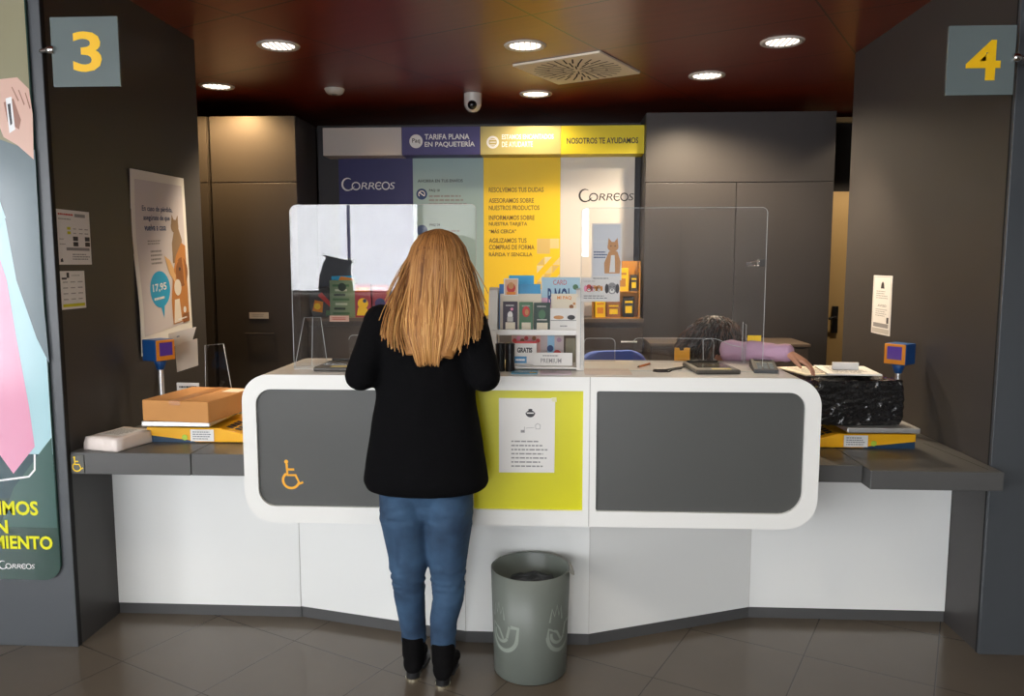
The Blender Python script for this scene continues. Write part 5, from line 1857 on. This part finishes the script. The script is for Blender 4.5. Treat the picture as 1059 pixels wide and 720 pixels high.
def office_chair(x, y, rz, lab):
    t = thing('office_chair', lab, 'chair', (x, y, 0))
    M = Matrix.Translation((x, y, 0)) @ Matrix.Rotation(R(rz), 4, 'Z')     # local: sitter faces -Y
    mb = MB().box(-0.23, -0.23, 0.43, 0.23, 0.22, 0.50, CHB, 0.03, M, 3, True)
    mb.build('seat', t)
    mb = MB()
    out = rrect(-0.21, 0.60, 0.21, 1.055, (0.06, 0.06, 0.11, 0.11), 8)
    mb.slab(FR((0, 0.22, 0)), out, -0.05, 0.0, CHB, bev=0.015)
    mb.vs = [M @ v for v in mb.vs]
    mb.build('backrest', t)
    mb = MB().sweep([M @ V(p) for p in ((0, 0.10, 0.42), (0, 0.29, 0.43), (0, 0.30, 0.60), (0, 0.275, 0.78))], [0.018] * 4, BLACK, 10)
    mb.build('back_stem', t)
    MB().cyl(M @ V((0, 0, 0.12)), M @ V((0, 0, 0.43)), 0.028, m=BLACK, seg=16).build('column', t)
    for k in range(5):
        a = R(72 * k + 20)
        d = V((math.cos(a), math.sin(a), 0))
        mb = MB().sweep([M @ V((0, 0, 0.12)), M @ (d * 0.15 + V((0, 0, 0.10))), M @ (d * 0.29 + V((0, 0, 0.075)))], [0.026, 0.02, 0.014], BLACK, 10)
        leg = mb.build('leg', t)
        n = V((-d.y, d.x, 0))
        MB().cyl(M @ (d * 0.29 + V((0, 0, 0.03)) - n * 0.02), M @ (d * 0.29 + V((0, 0, 0.03)) + n * 0.02), 0.03, m=BLACK, seg=18).build('caster', leg)
    return t


office_chair(0.415, 4.25, 18, 'empty blue office chair behind the counter, beside the seated person')
office_chair(0.80, 3.99, -4, 'blue office chair under the seated person behind the counter')

# ------------------------------------------------------------------ people
SKIN = mat('skin', (214, 158, 128), 0.5)
LIPS = mat('lips', (176, 92, 84), 0.5)


def hand(mb, w, fwd, up, side, m, curl=0.35, scale=1.0, spread=0.10):
    """palm, four fingers and a thumb: w wrist point, fwd along the hand, up the back of the hand, side -1/+1 thumb side"""
    fwd, up = V(fwd).normalized(), V(up).normalized()
    sd = fwd.cross(up).normalized() * side       # towards the thumb
    up = sd.cross(fwd).normalized() * side
    if up.dot(V((0, 0, 1))) < 0 and abs(up.z) > 0.3:
        up = -up
    k = scale
    P = lambda a, b_, c_=0.0: w + fwd * a * k + sd * b_ * k + up * c_ * k
    mb.sweep([P(-0.02, 0), P(0.02, 0), P(0.05, 0), P(0.085, 0)], [(0.024 * k, 0.019 * k), (0.033 * k, 0.016 * k), (0.039 * k, 0.015 * k), (0.038 * k, 0.012 * k)], m, 16, ref=up)
    for i, (off, ln, r) in enumerate(((0.029, 0.070, 0.0085), (0.010, 0.078, 0.009), (-0.010, 0.072, 0.0085), (-0.028, 0.056, 0.0075))):
        a = spread * (1.2 - 0.8 * i)
        d = (fwd + sd * a).normalized()
        p = P(0.082, off)
        pts, rr = [p - d * 0.02 * k, p], [r * k, r * k]
        ang = 0.0
        for j, fr_ in enumerate((0.45, 0.30, 0.25)):
            ang += curl * (0.6 if j == 0 else 1.0)
            dd = d * math.cos(ang) - up * math.sin(ang)
            p = p + dd * ln * fr_ * k
            pts.append(p)
            rr.append(r * k * (0.95 - 0.12 * j))
        mb.sweep(pts, rr, m, 10)
    pts = [P(0.015, 0.02, -0.004), P(0.045, 0.045, -0.008), P(0.07, 0.058, -0.014), P(0.09, 0.060, -0.020)]
    mb.sweep(pts, [0.014 * k, 0.012 * k, 0.010 * k, 0.008 * k], m, 10)


def head(mb, c, M3, m, s=1.0):
    """head looking along local +Y; c centre of the skull"""
    T = lambda x, y, z: V(c) + M3 @ V((x * s, y * s, z * s))
    MM = M3.to_4x4()
    mb.ball(T(0, -0.012, 0.025), (0.074 * s, 0.092 * s, 0.085 * s), m, 28, MM)
    mb.ball(T(0, 0.030, -0.025), (0.060 * s, 0.062 * s, 0.085 * s), m, 24, MM)
    mb.ball(T(0, 0.050, -0.085), (0.036 * s, 0.036 * s, 0.026 * s), m, 18, MM)
    mb.sweep([T(0, 0.088, 0.012), T(0, 0.100, -0.012), T(0, 0.110, -0.030)], [0.008 * s, 0.010 * s, 0.013 * s], m, 12)
    for q in (-1, 1):
        mb.ball(T(q * 0.035, 0.068, -0.03), (0.022 * s, 0.018 * s, 0.02 * s), m, 14, MM)
        mb.ball(T(q * 0.030, 0.078, 0.026), (0.022 * s, 0.010 * s, 0.008 * s), m, 14, MM)
        mb.ball(T(q * 0.076, -0.006, -0.015), (0.008 * s, 0.018 * s, 0.030 * s), m, 14, MM)
    mb.sweep([T(-0.020, 0.088, -0.056), T(0, 0.094, -0.055), T(0.020, 0.088, -0.056)], [0.005 * s, 0.008 * s, 0.005 * s], m, 10)


def eyes(c, M3, parent, s=1.0):
    for q in (-1, 1):
        p = V(c) + M3 @ V((q * 0.031 * s, 0.079 * s, 0.008 * s))
        mb = MB().ball(p, 0.011 * s, mat('eye_white', (236, 232, 226), 0.2), 16)
        mb.ball(p + M3 @ V((0, 0.0065 * s, 0)), (0.006 * s, 0.006 * s, 0.006 * s), mat('iris', (74, 56, 40), 0.2), 12)
        mb.build('eye', parent)


# ---- the woman at the counter, seen from behind
WX, WY = -0.452, 2.755
mb = MB()
HC = (-0.408, WY + 0.045, 1.555)
MI = Matrix.Rotation(R(-4), 3, 'Z') @ Matrix.Rotation(R(-10), 3, 'X')
head(mb, HC, MI, SKIN, 0.98)
mb.sweep([(-0.413, WY + 0.035, 1.52), (-0.43, WY + 0.01, 1.40), (-0.44, WY, 1.34)], [0.052, 0.054, 0.07], SKIN, 18)
mb.sweep([(WX, WY, 0.83), (WX, WY, 0.90), (WX, WY, 1.02), (WX, WY, 1.20), (WX, WY, 1.32), (WX + 0.01, WY, 1.38)],
         [(0.15, 0.10), (0.155, 0.11), (0.13, 0.09), (0.145, 0.10), (0.14, 0.085), (0.08, 0.06)], SKIN, 24, ref=(0, 1, 0))
# arms: shoulder, elbow, wrist
for q in (-1, 1):
    sh_ = V((WX + q * 0.165, WY, 1.345))
    el = V((WX + q * 0.218, WY - 0.055, 1.155))
    wr_ = V((WX + q * 0.12, WY + 0.145, 1.165))
    mb.sweep([sh_, sh_.lerp(el, 0.5), el], [0.042, 0.038, 0.034], SKIN, 14)
    mb.sweep([el, el.lerp(wr_, 0.4), wr_], [0.034, 0.034, 0.024], SKIN, 14)
    hand(mb, wr_ + V((-q * 0.01, 0.03, 0.0)), (-q * 0.25, 1, -0.12), (0, 0.12, 1), q * -1, SKIN, 0.22, 0.92)
LEGS = {-1: ((-0.533, 0.72), (-0.524, 0.40), (-0.518, 0.13), 0.078), 1: ((-0.372, 0.72), (-0.378, 0.40), (-0.400, 0.13), 0.033)}
for q, (hp_, kn, an, dy) in LEGS.items():
    mb.sweep([(hp_[0] - 0.008 * q, WY, 0.86), (hp_[0], WY, 0.66), (kn[0], WY + 0.01, 0.42), (an[0], WY - 0.006 + dy * 0.75, 0.24), (an[0], WY - 0.006 + dy * 0.97, 0.16), (an[0], WY - 0.01 + dy, 0.08)], [0.07, 0.065, 0.042, 0.034, 0.03, 0.028], SKIN, 16)
    mb.sweep([(an[0], WY - 0.01 + dy, 0.085), (an[0], WY + 0.06 + dy, 0.05), (an[0], WY + 0.14 + dy, 0.035)], [0.03, 0.028, 0.022], SKIN, 12)
woman = fuse(mb, 'person', 0.0048, base=(WX, WY, 0), smooth=5)
tag(woman, 'standing person with long blond hair seen from behind, black jacket, blue jeans, at the counter', 'person')
eyes(HC, MI, woman, 0.98)

# jacket
KNIT = mat('black_knit', (10, 10, 12), 0.95, bump=0.25, bscale=260, spec=0.1)
mb = MB()
tx = [(0.745, 0.212, 0.142, -0.454), (0.775, 0.226, 0.150, -0.454), (0.86, 0.214, 0.146, -0.452), (0.98, 0.193, 0.135, -0.450), (1.08, 0.178, 0.124, -0.450), (1.20, 0.176, 0.122, -0.450), (1.28, 0.184, 0.122, -0.450), (1.34, 0.182, 0.115, -0.448), (1.385, 0.145, 0.095, -0.445), (1.42, 0.085, 0.075, -0.438)]
mb.sweep([(x, WY + 0.005, z) for z, a, b_, x in tx], [(a, b_) for z, a, b_, x in tx], KNIT, 40, ref=(0, 1, 0), dome=False)
for q in (-1, 1):
    sh_ = V((WX + q * 0.150, WY, 1.338))
    el = V((WX + q * 0.216, WY - 0.055, 1.160))
    wr_ = V((WX + q * 0.13, WY + 0.125, 1.176))
    mb.sweep([sh_, sh_.lerp(el, 0.35), sh_.lerp(el, 0.7), el + V((0, 0, 0.0))], [0.070, 0.066, 0.060, 0.055], KNIT, 20)
    mb.sweep([el, el.lerp(wr_, 0.4), wr_], [0.054, 0.050, 0.042], KNIT, 20)


def cloth(amp, fr):
    def g(co):
        n = mnoise.noise(V((co.x * fr, co.y * fr, co.z * fr * 0.35)))
        n2 = mnoise.noise(V((co.x * fr * 2.3, co.y * fr * 2.3, co.z * fr * 1.6)))
        d = V((co.x - WX, co.y - WY, 0))
        if d.length > 1e-5:
            d.normalize()
        return co + d * (n * amp + n2 * amp * 0.5)
    return g


fuse(mb, 'jacket', 0.008, woman, smooth=6, extra=cloth(0.006, 9))

# jeans with whiskers and worn patches
DEN = bpy.data.materials.new('blue_denim')
DEN.use_nodes = True
nt = DEN.node_tree
bs = nt.nodes['Principled BSDF']
bs.inputs['Roughness'].default_value = 0.85
tc = nt.nodes.new('ShaderNodeTexCoord')
n1 = nt.nodes.new('ShaderNodeTexNoise')
n1.inputs['Scale'].default_value = 7
n1.inputs['Detail'].default_value = 6
rp = nt.nodes.new('ShaderNodeValToRGB')
rp.color_ramp.elements[0].position, rp.color_ramp.elements[0].color = 0.3, lin((28, 48, 72))
rp.color_ramp.elements[1].position, rp.color_ramp.elements[1].color = 0.75, lin((62, 94, 126))
n2 = nt.nodes.new('ShaderNodeTexNoise')
n2.inputs['Scale'].default_value = 420
bpn = nt.nodes.new('ShaderNodeBump')
bpn.inputs['Strength'].default_value = 0.2
bpn.inputs['Distance'].default_value = 0.004
nt.links.new(tc.outputs['Object'], n1.inputs['Vector'])
nt.links.new(tc.outputs['Object'], n2.inputs['Vector'])
nt.links.new(n1.outputs['Fac'], rp.inputs['Fac'])
nt.links.new(rp.outputs['Color'], bs.inputs['Base Color'])
nt.links.new(n2.outputs['Fac'], bpn.inputs['Height'])
nt.links.new(bpn.outputs['Normal'], bs.inputs['Normal'])
mb = MB()
mb.sweep([(WX, WY, 0.70), (WX, WY, 0.76), (WX, WY, 0.86)], [(0.120, 0.085), (0.168, 0.116), (0.162, 0.112)], DEN, 30, ref=(0, 1, 0))
for q, (hp_, kn, an, dy) in LEGS.items():
    # thigh, back of knee, calf, ankle
    L_ = [(hp_[0], WY + 0.0, 0.74, 0.088, 0.108), (hp_[0] + 0.0 * q, WY, 0.64, 0.0875, 0.100), (kn[0] - 0.002 * q, WY + 0.008, 0.51, 0.0755, 0.080), (kn[0], WY + 0.012, 0.41, 0.062, 0.064),
          (kn[0], WY - 0.004 + dy * 0.5, 0.33, 0.057, 0.064), (an[0] + 0.003 * q, WY - 0.008 + dy * 0.75, 0.25, 0.051, 0.055), (an[0], WY - 0.006 + dy * 0.95, 0.18, 0.047, 0.048), (an[0], WY - 0.006 + dy, 0.135, 0.047, 0.048)]
    mb.sweep([p[:3] for p in L_], [p[3:] for p in L_], DEN, 24, ref=(0, 1, 0), dome=False)


def folds(co):
    k = math.exp(-((co.z - 0.40) / 0.07) ** 2) + 0.7 * math.exp(-((co.z - 0.66) / 0.05) ** 2) + 0.8 * math.exp(-((co.z - 0.17) / 0.05) ** 2)
    w = 1.6 * mnoise.noise(V((co.x * 16, co.y * 16, co.z * 75))) + 0.5 * math.sin(co.z * 110 + 9 * mnoise.noise(co * 10))
    cx = -0.45 + (0.075 if co.x > WX else -0.075)
    d = V((co.x - cx, co.y - WY, 0))
    if d.length > 1e-5:
        d.normalize()
    return co + d * 0.0032 * k * w


fuse(mb, 'jeans', 0.006, woman, smooth=4, extra=folds)

# ankle boots with shiny heel rims
SUEDE = mat('black_suede', (10, 9, 10), 0.9, spec=0.12, bump=0.15, bscale=200)
for q, (hp_, kn, an, dy) in LEGS.items():
    ax, ay = an[0], WY - 0.006 + dy
    mb = MB()
    mb.sweep([(ax, ay - 0.004, 0.165), (ax, ay - 0.004, 0.12), (ax, ay - 0.006, 0.085)], [(0.045, 0.052), (0.044, 0.052), (0.043, 0.051)], SUEDE, 20, ref=(0, 1, 0), dome=False)
    mb.sweep([(ax, ay - 0.026, 0.064), (ax, ay + 0.02, 0.066), (ax + 0.004 * q, ay + 0.07, 0.052), (ax + 0.008 * q, ay + 0.13, 0.036), (ax + 0.008 * q, ay + 0.165, 0.030)], [(0.037, 0.046), (0.039, 0.046), (0.038, 0.036), (0.041, 0.024), (0.034, 0.018)], SUEDE, 20, ref=(0, 0, 1))
    bt = fuse(mb, 'boot', 0.005, woman, smooth=4)
    h0 = arc(0, -0.026, 0.026, 180, 360, 12, 0.024) + [(0.026, 0.004), (-0.026, 0.004)]
    fb = FR((ax, ay, 0), (1, 0, 0), (0, 1, 0))
    MB().slab(fb, h0, 0.008, 0.04, BLACK, bev=0.002).build('heel', bt)
    MB().slab(fb, [(a * 1.08, b_ * 1.06) for a, b_ in h0], 0.0, 0.009, mat('heel_rim', (236, 226, 200), 0.15, metal=0.9)).build('heel_rim', bt)
    MB().slab(fb, [(-0.032, 0.05), (0.032, 0.05), (0.042, 0.12), (0.03, 0.18), (-0.02, 0.18), (-0.036, 0.12)], 0.0, 0.012, BLACK, bev=0.002).build('sole', bt)

# hair: a volume under layered locks


def hair_mat(name, root, tip):
    m_ = mat(name, root, 0.5, spec=0.35)
    nt_ = m_.node_tree
    tc_ = nt_.nodes.new('ShaderNodeTexCoord')
    sp_ = nt_.nodes.new('ShaderNodeSeparateXYZ')
    mr_ = nt_.nodes.new('ShaderNodeMapRange')
    mr_.inputs['From Min'].default_value = 1.64
    mr_.inputs['From Max'].default_value = 1.36
    mx_ = nt_.nodes.new('ShaderNodeMix')
    mx_.data_type = 'RGBA'
    mx_.inputs['A'].default_value = lin(root)
    mx_.inputs['B'].default_value = lin(tip)
    nt_.links.new(tc_.outputs['Object'], sp_.inputs[0])
    nt_.links.new(sp_.outputs['Z'], mr_.inputs['Value'])
    nt_.links.new(mr_.outputs['Result'], mx_.inputs['Factor'])
    nt_.links.new(mx_.outputs['Result'], nt_.nodes['Principled BSDF'].inputs['Base Color'])
    return m_


HA = [hair_mat('hair_gold', (146, 98, 52), (194, 146, 86)), hair_mat('hair_honey', (126, 82, 42), (166, 116, 64)), hair_mat('hair_light', (166, 118, 68), (216, 172, 110)), hair_mat('hair_brown', (98, 60, 30), (126, 82, 42))]
mb = MB()
hx_, hy_ = -0.404, WY + 0.03
hs = [(1.668, 0.006, 0.006, -0.004), (1.662, 0.034, 0.034, -0.003), (1.645, 0.064, 0.068, -0.002), (1.605, 0.092, 0.096, -0.002), (1.56, 0.106, 0.106, -0.010), (1.51, 0.113, 0.104, -0.020), (1.46, 0.118, 0.097, -0.035), (1.41, 0.121, 0.086, -0.056), (1.36, 0.122, 0.074, -0.082), (1.31, 0.114, 0.060, -0.106), (1.27, 0.100, 0.046, -0.123), (1.235, 0.082, 0.026, -0.142)]
mb.sweep([(hx_ - 0.05 * max(0, 1.52 - z), hy_ + dy, z) for z, a, b_, dy in hs], [(a * 0.97, b_ * 0.95) for z, a, b_, dy in hs], HA[1], 40, ref=(0, 1, 0), dome=False)


def hair_r(z, th, g=1.0):
    """outer surface of the hair volume at height z in direction th"""
    for i in range(len(hs) - 1):
        if hs[i][0] >= z >= hs[i + 1][0]:
            t = (hs[i][0] - z) / (hs[i][0] - hs[i + 1][0])
            a, b_, dy = (hs[i][k] * (1 - t) + hs[i + 1][k] * t for k in (1, 2, 3))
            break
    else:
        q = hs[0] if z > hs[0][0] else hs[-1]
        a, b_, dy = q[1], q[2], q[3]
    return V((hx_ - 0.05 * max(0, 1.52 - z) + g * a * math.cos(th), hy_ + dy + g * b_ * math.sin(th), z))


rnd = random.Random(11)
for i in range(1300):
    th0 = R(rnd.uniform(165, 375))
    lay = rnd.random()                       # layered cut: some locks end higher
    clump = mnoise.noise(V((th0 * 4.0, 3.1, 0)))
    side = abs(math.cos(th0))
    z_end = 1.215 + 0.016 * clump + rnd.uniform(-0.012, 0.012) + 0.085 * max(0.0, side - 0.55) / 0.45
    if lay < 0.35:
        z_end += rnd.uniform(0.02, 0.16)
    flare = 0.004 * clump
    if side > 0.74 and rnd.random() < 0.45:
        flare += rnd.uniform(0.005, 0.06)
    g = 1.0 + rnd.uniform(-0.015, 0.02)
    ph = clump * 5 + rnd.uniform(-0.4, 0.4)
    n = 13
    pts = []
    for j in range(n + 1):
        t = j / n
        k = t * t * 0.35 + t * 0.65
        z = 1.667 + (z_end - 1.667) * k
        th = th0 + (R(270) - th0) * 0.08 * t + 0.055 * math.sin(ph + t * 6.5) * t + 0.02 * math.sin(ph * 3 + t * 14) * t
        p = hair_r(z, th, g)
        o_ = V((math.cos(th), math.sin(th), 0))
        p += o_ * (0.0015 + 0.004 * math.sin(ph * 2 + t * 8) * t + flare * max(0, t - 0.5) * 2)
        if t > 0.86:
            p -= o_ * 0.02 * (t - 0.86) / 0.14 * (0.6 if flare < 0.01 else 0.0)
        pts.append(p)
    w = rnd.uniform(0.0018, 0.0042)
    rad = [(w * (0.5 + 0.5 * min(1, j / 3)) * (1 if j < n - 2 else (0.75, 0.5, 0.15)[j - n + 2]), 0.0016) for j in range(n + 1)]
    tone = mnoise.noise(V((th0 * 7.0, 9.0, 0))) + rnd.uniform(-0.35, 0.35)
    mi = 3 if tone < -0.42 else 1 if tone < 0.02 else 0 if tone < 0.40 else 2
    mb.sweep(pts, rad, HA[mi], 5, ref=(math.cos(th0), math.sin(th0), 0.01), dome=False)
mb.build('hair', woman)

# ---- the clerk behind the counter, head bowed, arm reaching towards the parcel
CX, CY = 0.80, 3.93
mb = MB()
HC2 = (0.735, 3.70, 1.172)
M2 = Matrix.Rotation(R(180 + 30), 3, 'Z') @ Matrix.Rotation(R(-55), 3, 'X')
head(mb, HC2, M2, SKIN, 1.0)
mb.sweep([(0.745, 3.73, 1.14), (0.77, 3.80, 1.075), (0.78, 3.84, 1.02)], [0.05, 0.052, 0.07], SKIN, 16)
mb.sweep([(CX, CY + 0.02, 0.58), (CX, CY, 0.70), (0.79, 3.89, 0.88), (0.78, 3.85, 1.0), (0.78, 3.83, 1.05)], [(0.16, 0.11), (0.15, 0.11), (0.16, 0.105), (0.15, 0.09), (0.09, 0.06)], SKIN, 22, ref=(0, 1, 0))
SL = ((0.90, 3.77, 1.06), (0.765, 3.475, 1.172), (0.975, 3.375, 1.172))
SR = ((0.63, 3.83, 1.01), (0.56, 3.76, 0.80), (0.67, 3.62, 0.66))
for (s0, s1, s2) in (SL, SR):
    s0, s1, s2 = V(s0), V(s1), V(s2)
    mb.sweep([s0, s1], [0.042, 0.035], SKIN, 14)
    mb.sweep([s1, s2], [0.035, 0.025], SKIN, 14)
hand(mb, V((0.985, 3.367, 1.176)), (0.78, -0.42, -0.46), (0.4, -0.2, 0.85), 1, SKIN, 0.30, 0.92)
hand(mb, V((0.675, 3.60, 0.655)), (0.4, -0.9, -0.15), (0, 0, 1), -1, SKIN, 0.3, 0.92)
for q in (-1, 1):
    mb.sweep([(CX + q * 0.09, CY - 0.02, 0.58), (CX + q * 0.11, CY - 0.36, 0.57), (CX + q * 0.11, CY - 0.36, 0.53)], [0.08, 0.06, 0.055], SKIN, 14)
    mb.sweep([(CX + q * 0.11, CY - 0.36, 0.55), (CX + q * 0.11, CY - 0.32, 0.30), (CX + q * 0.11, CY - 0.30, 0.08)], [0.055, 0.05, 0.035], SKIN, 14)
    mb.sweep([(CX + q * 0.11, CY - 0.30, 0.06), (CX + q * 0.12, CY - 0.44, 0.04)], [0.036, 0.028], SKIN, 12)
clerk = fuse(mb, 'person', 0.005, base=(CX, CY, 0), smooth=4)
tag(clerk, 'seated person in lilac sweater behind the counter, dark head bowed, arm on the counter', 'person')
eyes(HC2, M2, clerk)
LIL = mat('lilac_knit', (198, 160, 186), 0.8, bump=0.3, bscale=120)
mb = MB()
mb.sweep([(CX, CY + 0.02, 0.56), (CX, CY, 0.70), (0.79, 3.89, 0.88), (0.78, 3.845, 1.0), (0.775, 3.82, 1.06), (0.768, 3.80, 1.085)], [(0.20, 0.15), (0.185, 0.14), (0.195, 0.135), (0.185, 0.115), (0.12, 0.085), (0.07, 0.07)], LIL, 28, ref=(0, 1, 0), dome=False)
for (s0, s1, s2) in (SL, SR):
    s0, s1, s2 = V(s0), V(s1), V(s2)
    mb.sweep([s0, s0.lerp(s1, 0.5), s1], [0.066, 0.056, 0.046], LIL, 18)
    mb.sweep([s1, s1.lerp(s2, 0.5), s2], [0.045, 0.044, 0.039], LIL, 18)


def crumple(co):
    return co + mnoise.noise_vector(co * 16) * 0.006 + mnoise.noise_vector(co * 42) * 0.004


fuse(mb, 'sweater', 0.007, clerk, smooth=3, extra=crumple)
TRO = mat('dark_trousers', (44, 46, 54), 0.8)
mb = MB()
mb.sweep([(CX, CY + 0.02, 0.66), (CX, CY + 0.02, 0.58)], [(0.17, 0.13), (0.18, 0.14)], TRO, 20, ref=(0, 1, 0))
for q in (-1, 1):
    mb.sweep([(CX + q * 0.09, CY - 0.0, 0.585), (CX + q * 0.11, CY - 0.36, 0.575), (CX + q * 0.11, CY - 0.375, 0.54)], [0.092, 0.075, 0.07], TRO, 16)
    mb.sweep([(CX + q * 0.11, CY - 0.36, 0.55), (CX + q * 0.11, CY - 0.32, 0.30), (CX + q * 0.11, CY - 0.30, 0.12)], [0.07, 0.064, 0.055], TRO, 16)
fuse(mb, 'trousers', 0.009, clerk, smooth=3)
for q in (-1, 1):
    mb = MB()
    mb.sweep([(CX + q * 0.11, CY - 0.28, 0.055), (CX + q * 0.115, CY - 0.38, 0.05), (CX + q * 0.12, CY - 0.46, 0.038)], [(0.04, 0.05), (0.045, 0.045), (0.04, 0.032)], BLACK, 16, ref=(0, 0, 1))
    mb.build('shoe', clerk)
HB = [mat('hair_dark', (44, 28, 22), 0.5), mat('hair_dark2', (74, 46, 32), 0.5), mat('hair_dark3', (28, 20, 18), 0.5)]
mb = MB()
c0 = V((0.728, 3.712, 1.190))
mb.ball(V(HC2) + M2 @ V((0, -0.022, 0.036)), (0.088, 0.100, 0.094), HB[0], 28, M2.to_4x4())
FW = M2 @ V((0, 1, -0.15))
rnd = random.Random(5)
for i in range(420):
    th = rnd.uniform(0, 2 * PI)
    lat = rnd.uniform(-0.3, 1.45)
    d = V((math.cos(th) * math.cos(lat), math.sin(th) * math.cos(lat), math.sin(lat)))
    # leave the face (towards +x, -y, low) open
    if d.dot(FW) > 0.62:
        continue
    p = V(HC2) + M2 @ V((0, -0.022, 0.036)) + d * 0.093
    tgt = V((math.cos(th), math.sin(th), 0))
    pts = [p]
    fall = (tgt * 0.45 + V((-0.25, -0.1, -0.9))).normalized()
    ph = rnd.uniform(0, 6)
    for j in range(6):
        k = j / 5
        p = p + (tgt * (0.012 * (1 - k)) + fall * 0.016 * (0.4 + k)) + V((math.sin(ph + j * 1.9), math.cos(ph + j * 1.7), math.sin(ph * 2 + j * 2))) * 0.008
        pts.append(p)
    mb.sweep(pts, [0.003, 0.005, 0.005, 0.005, 0.005, 0.004, 0.001], HB[rnd.randrange(3)], 6, dome=False)
# locks hanging forward beside the bowed face
for i in range(46):
    x = 0.630 + 0.085 * rnd.random()
    y = 3.615 + 0.06 * rnd.random()
    p = V((x, y, 1.20 - 0.02 * rnd.random()))
    pts = [p]
    for j in range(6):
        p = p + V((rnd.uniform(-0.006, 0.006), -0.006 + rnd.uniform(-0.004, 0.004), -0.022))
        pts.append(p)
    mb.sweep(pts, [0.008, 0.010, 0.010, 0.010, 0.009, 0.007, 0.002], HB[rnd.choice((0, 2))], 6, dome=False)
mb.build('hair', clerk)

# ------------------------------------------------------------------ colour management
SC.view_settings.view_transform = 'Standard'
SC.view_settings.look = 'None'
SC.view_settings.gamma = 1.0
SC.view_settings.exposure = 0.0
SC.view_settings.use_curve_mapping = False
SC.cycles.use_denoising = True
SC.cycles.max_bounces = 10
SC.cycles.transparent_max_bounces = 24
SC.cycles.sample_clamp_indirect = 6.0
SC.cycles.caustics_reflective = False
SC.cycles.caustics_refractive = False
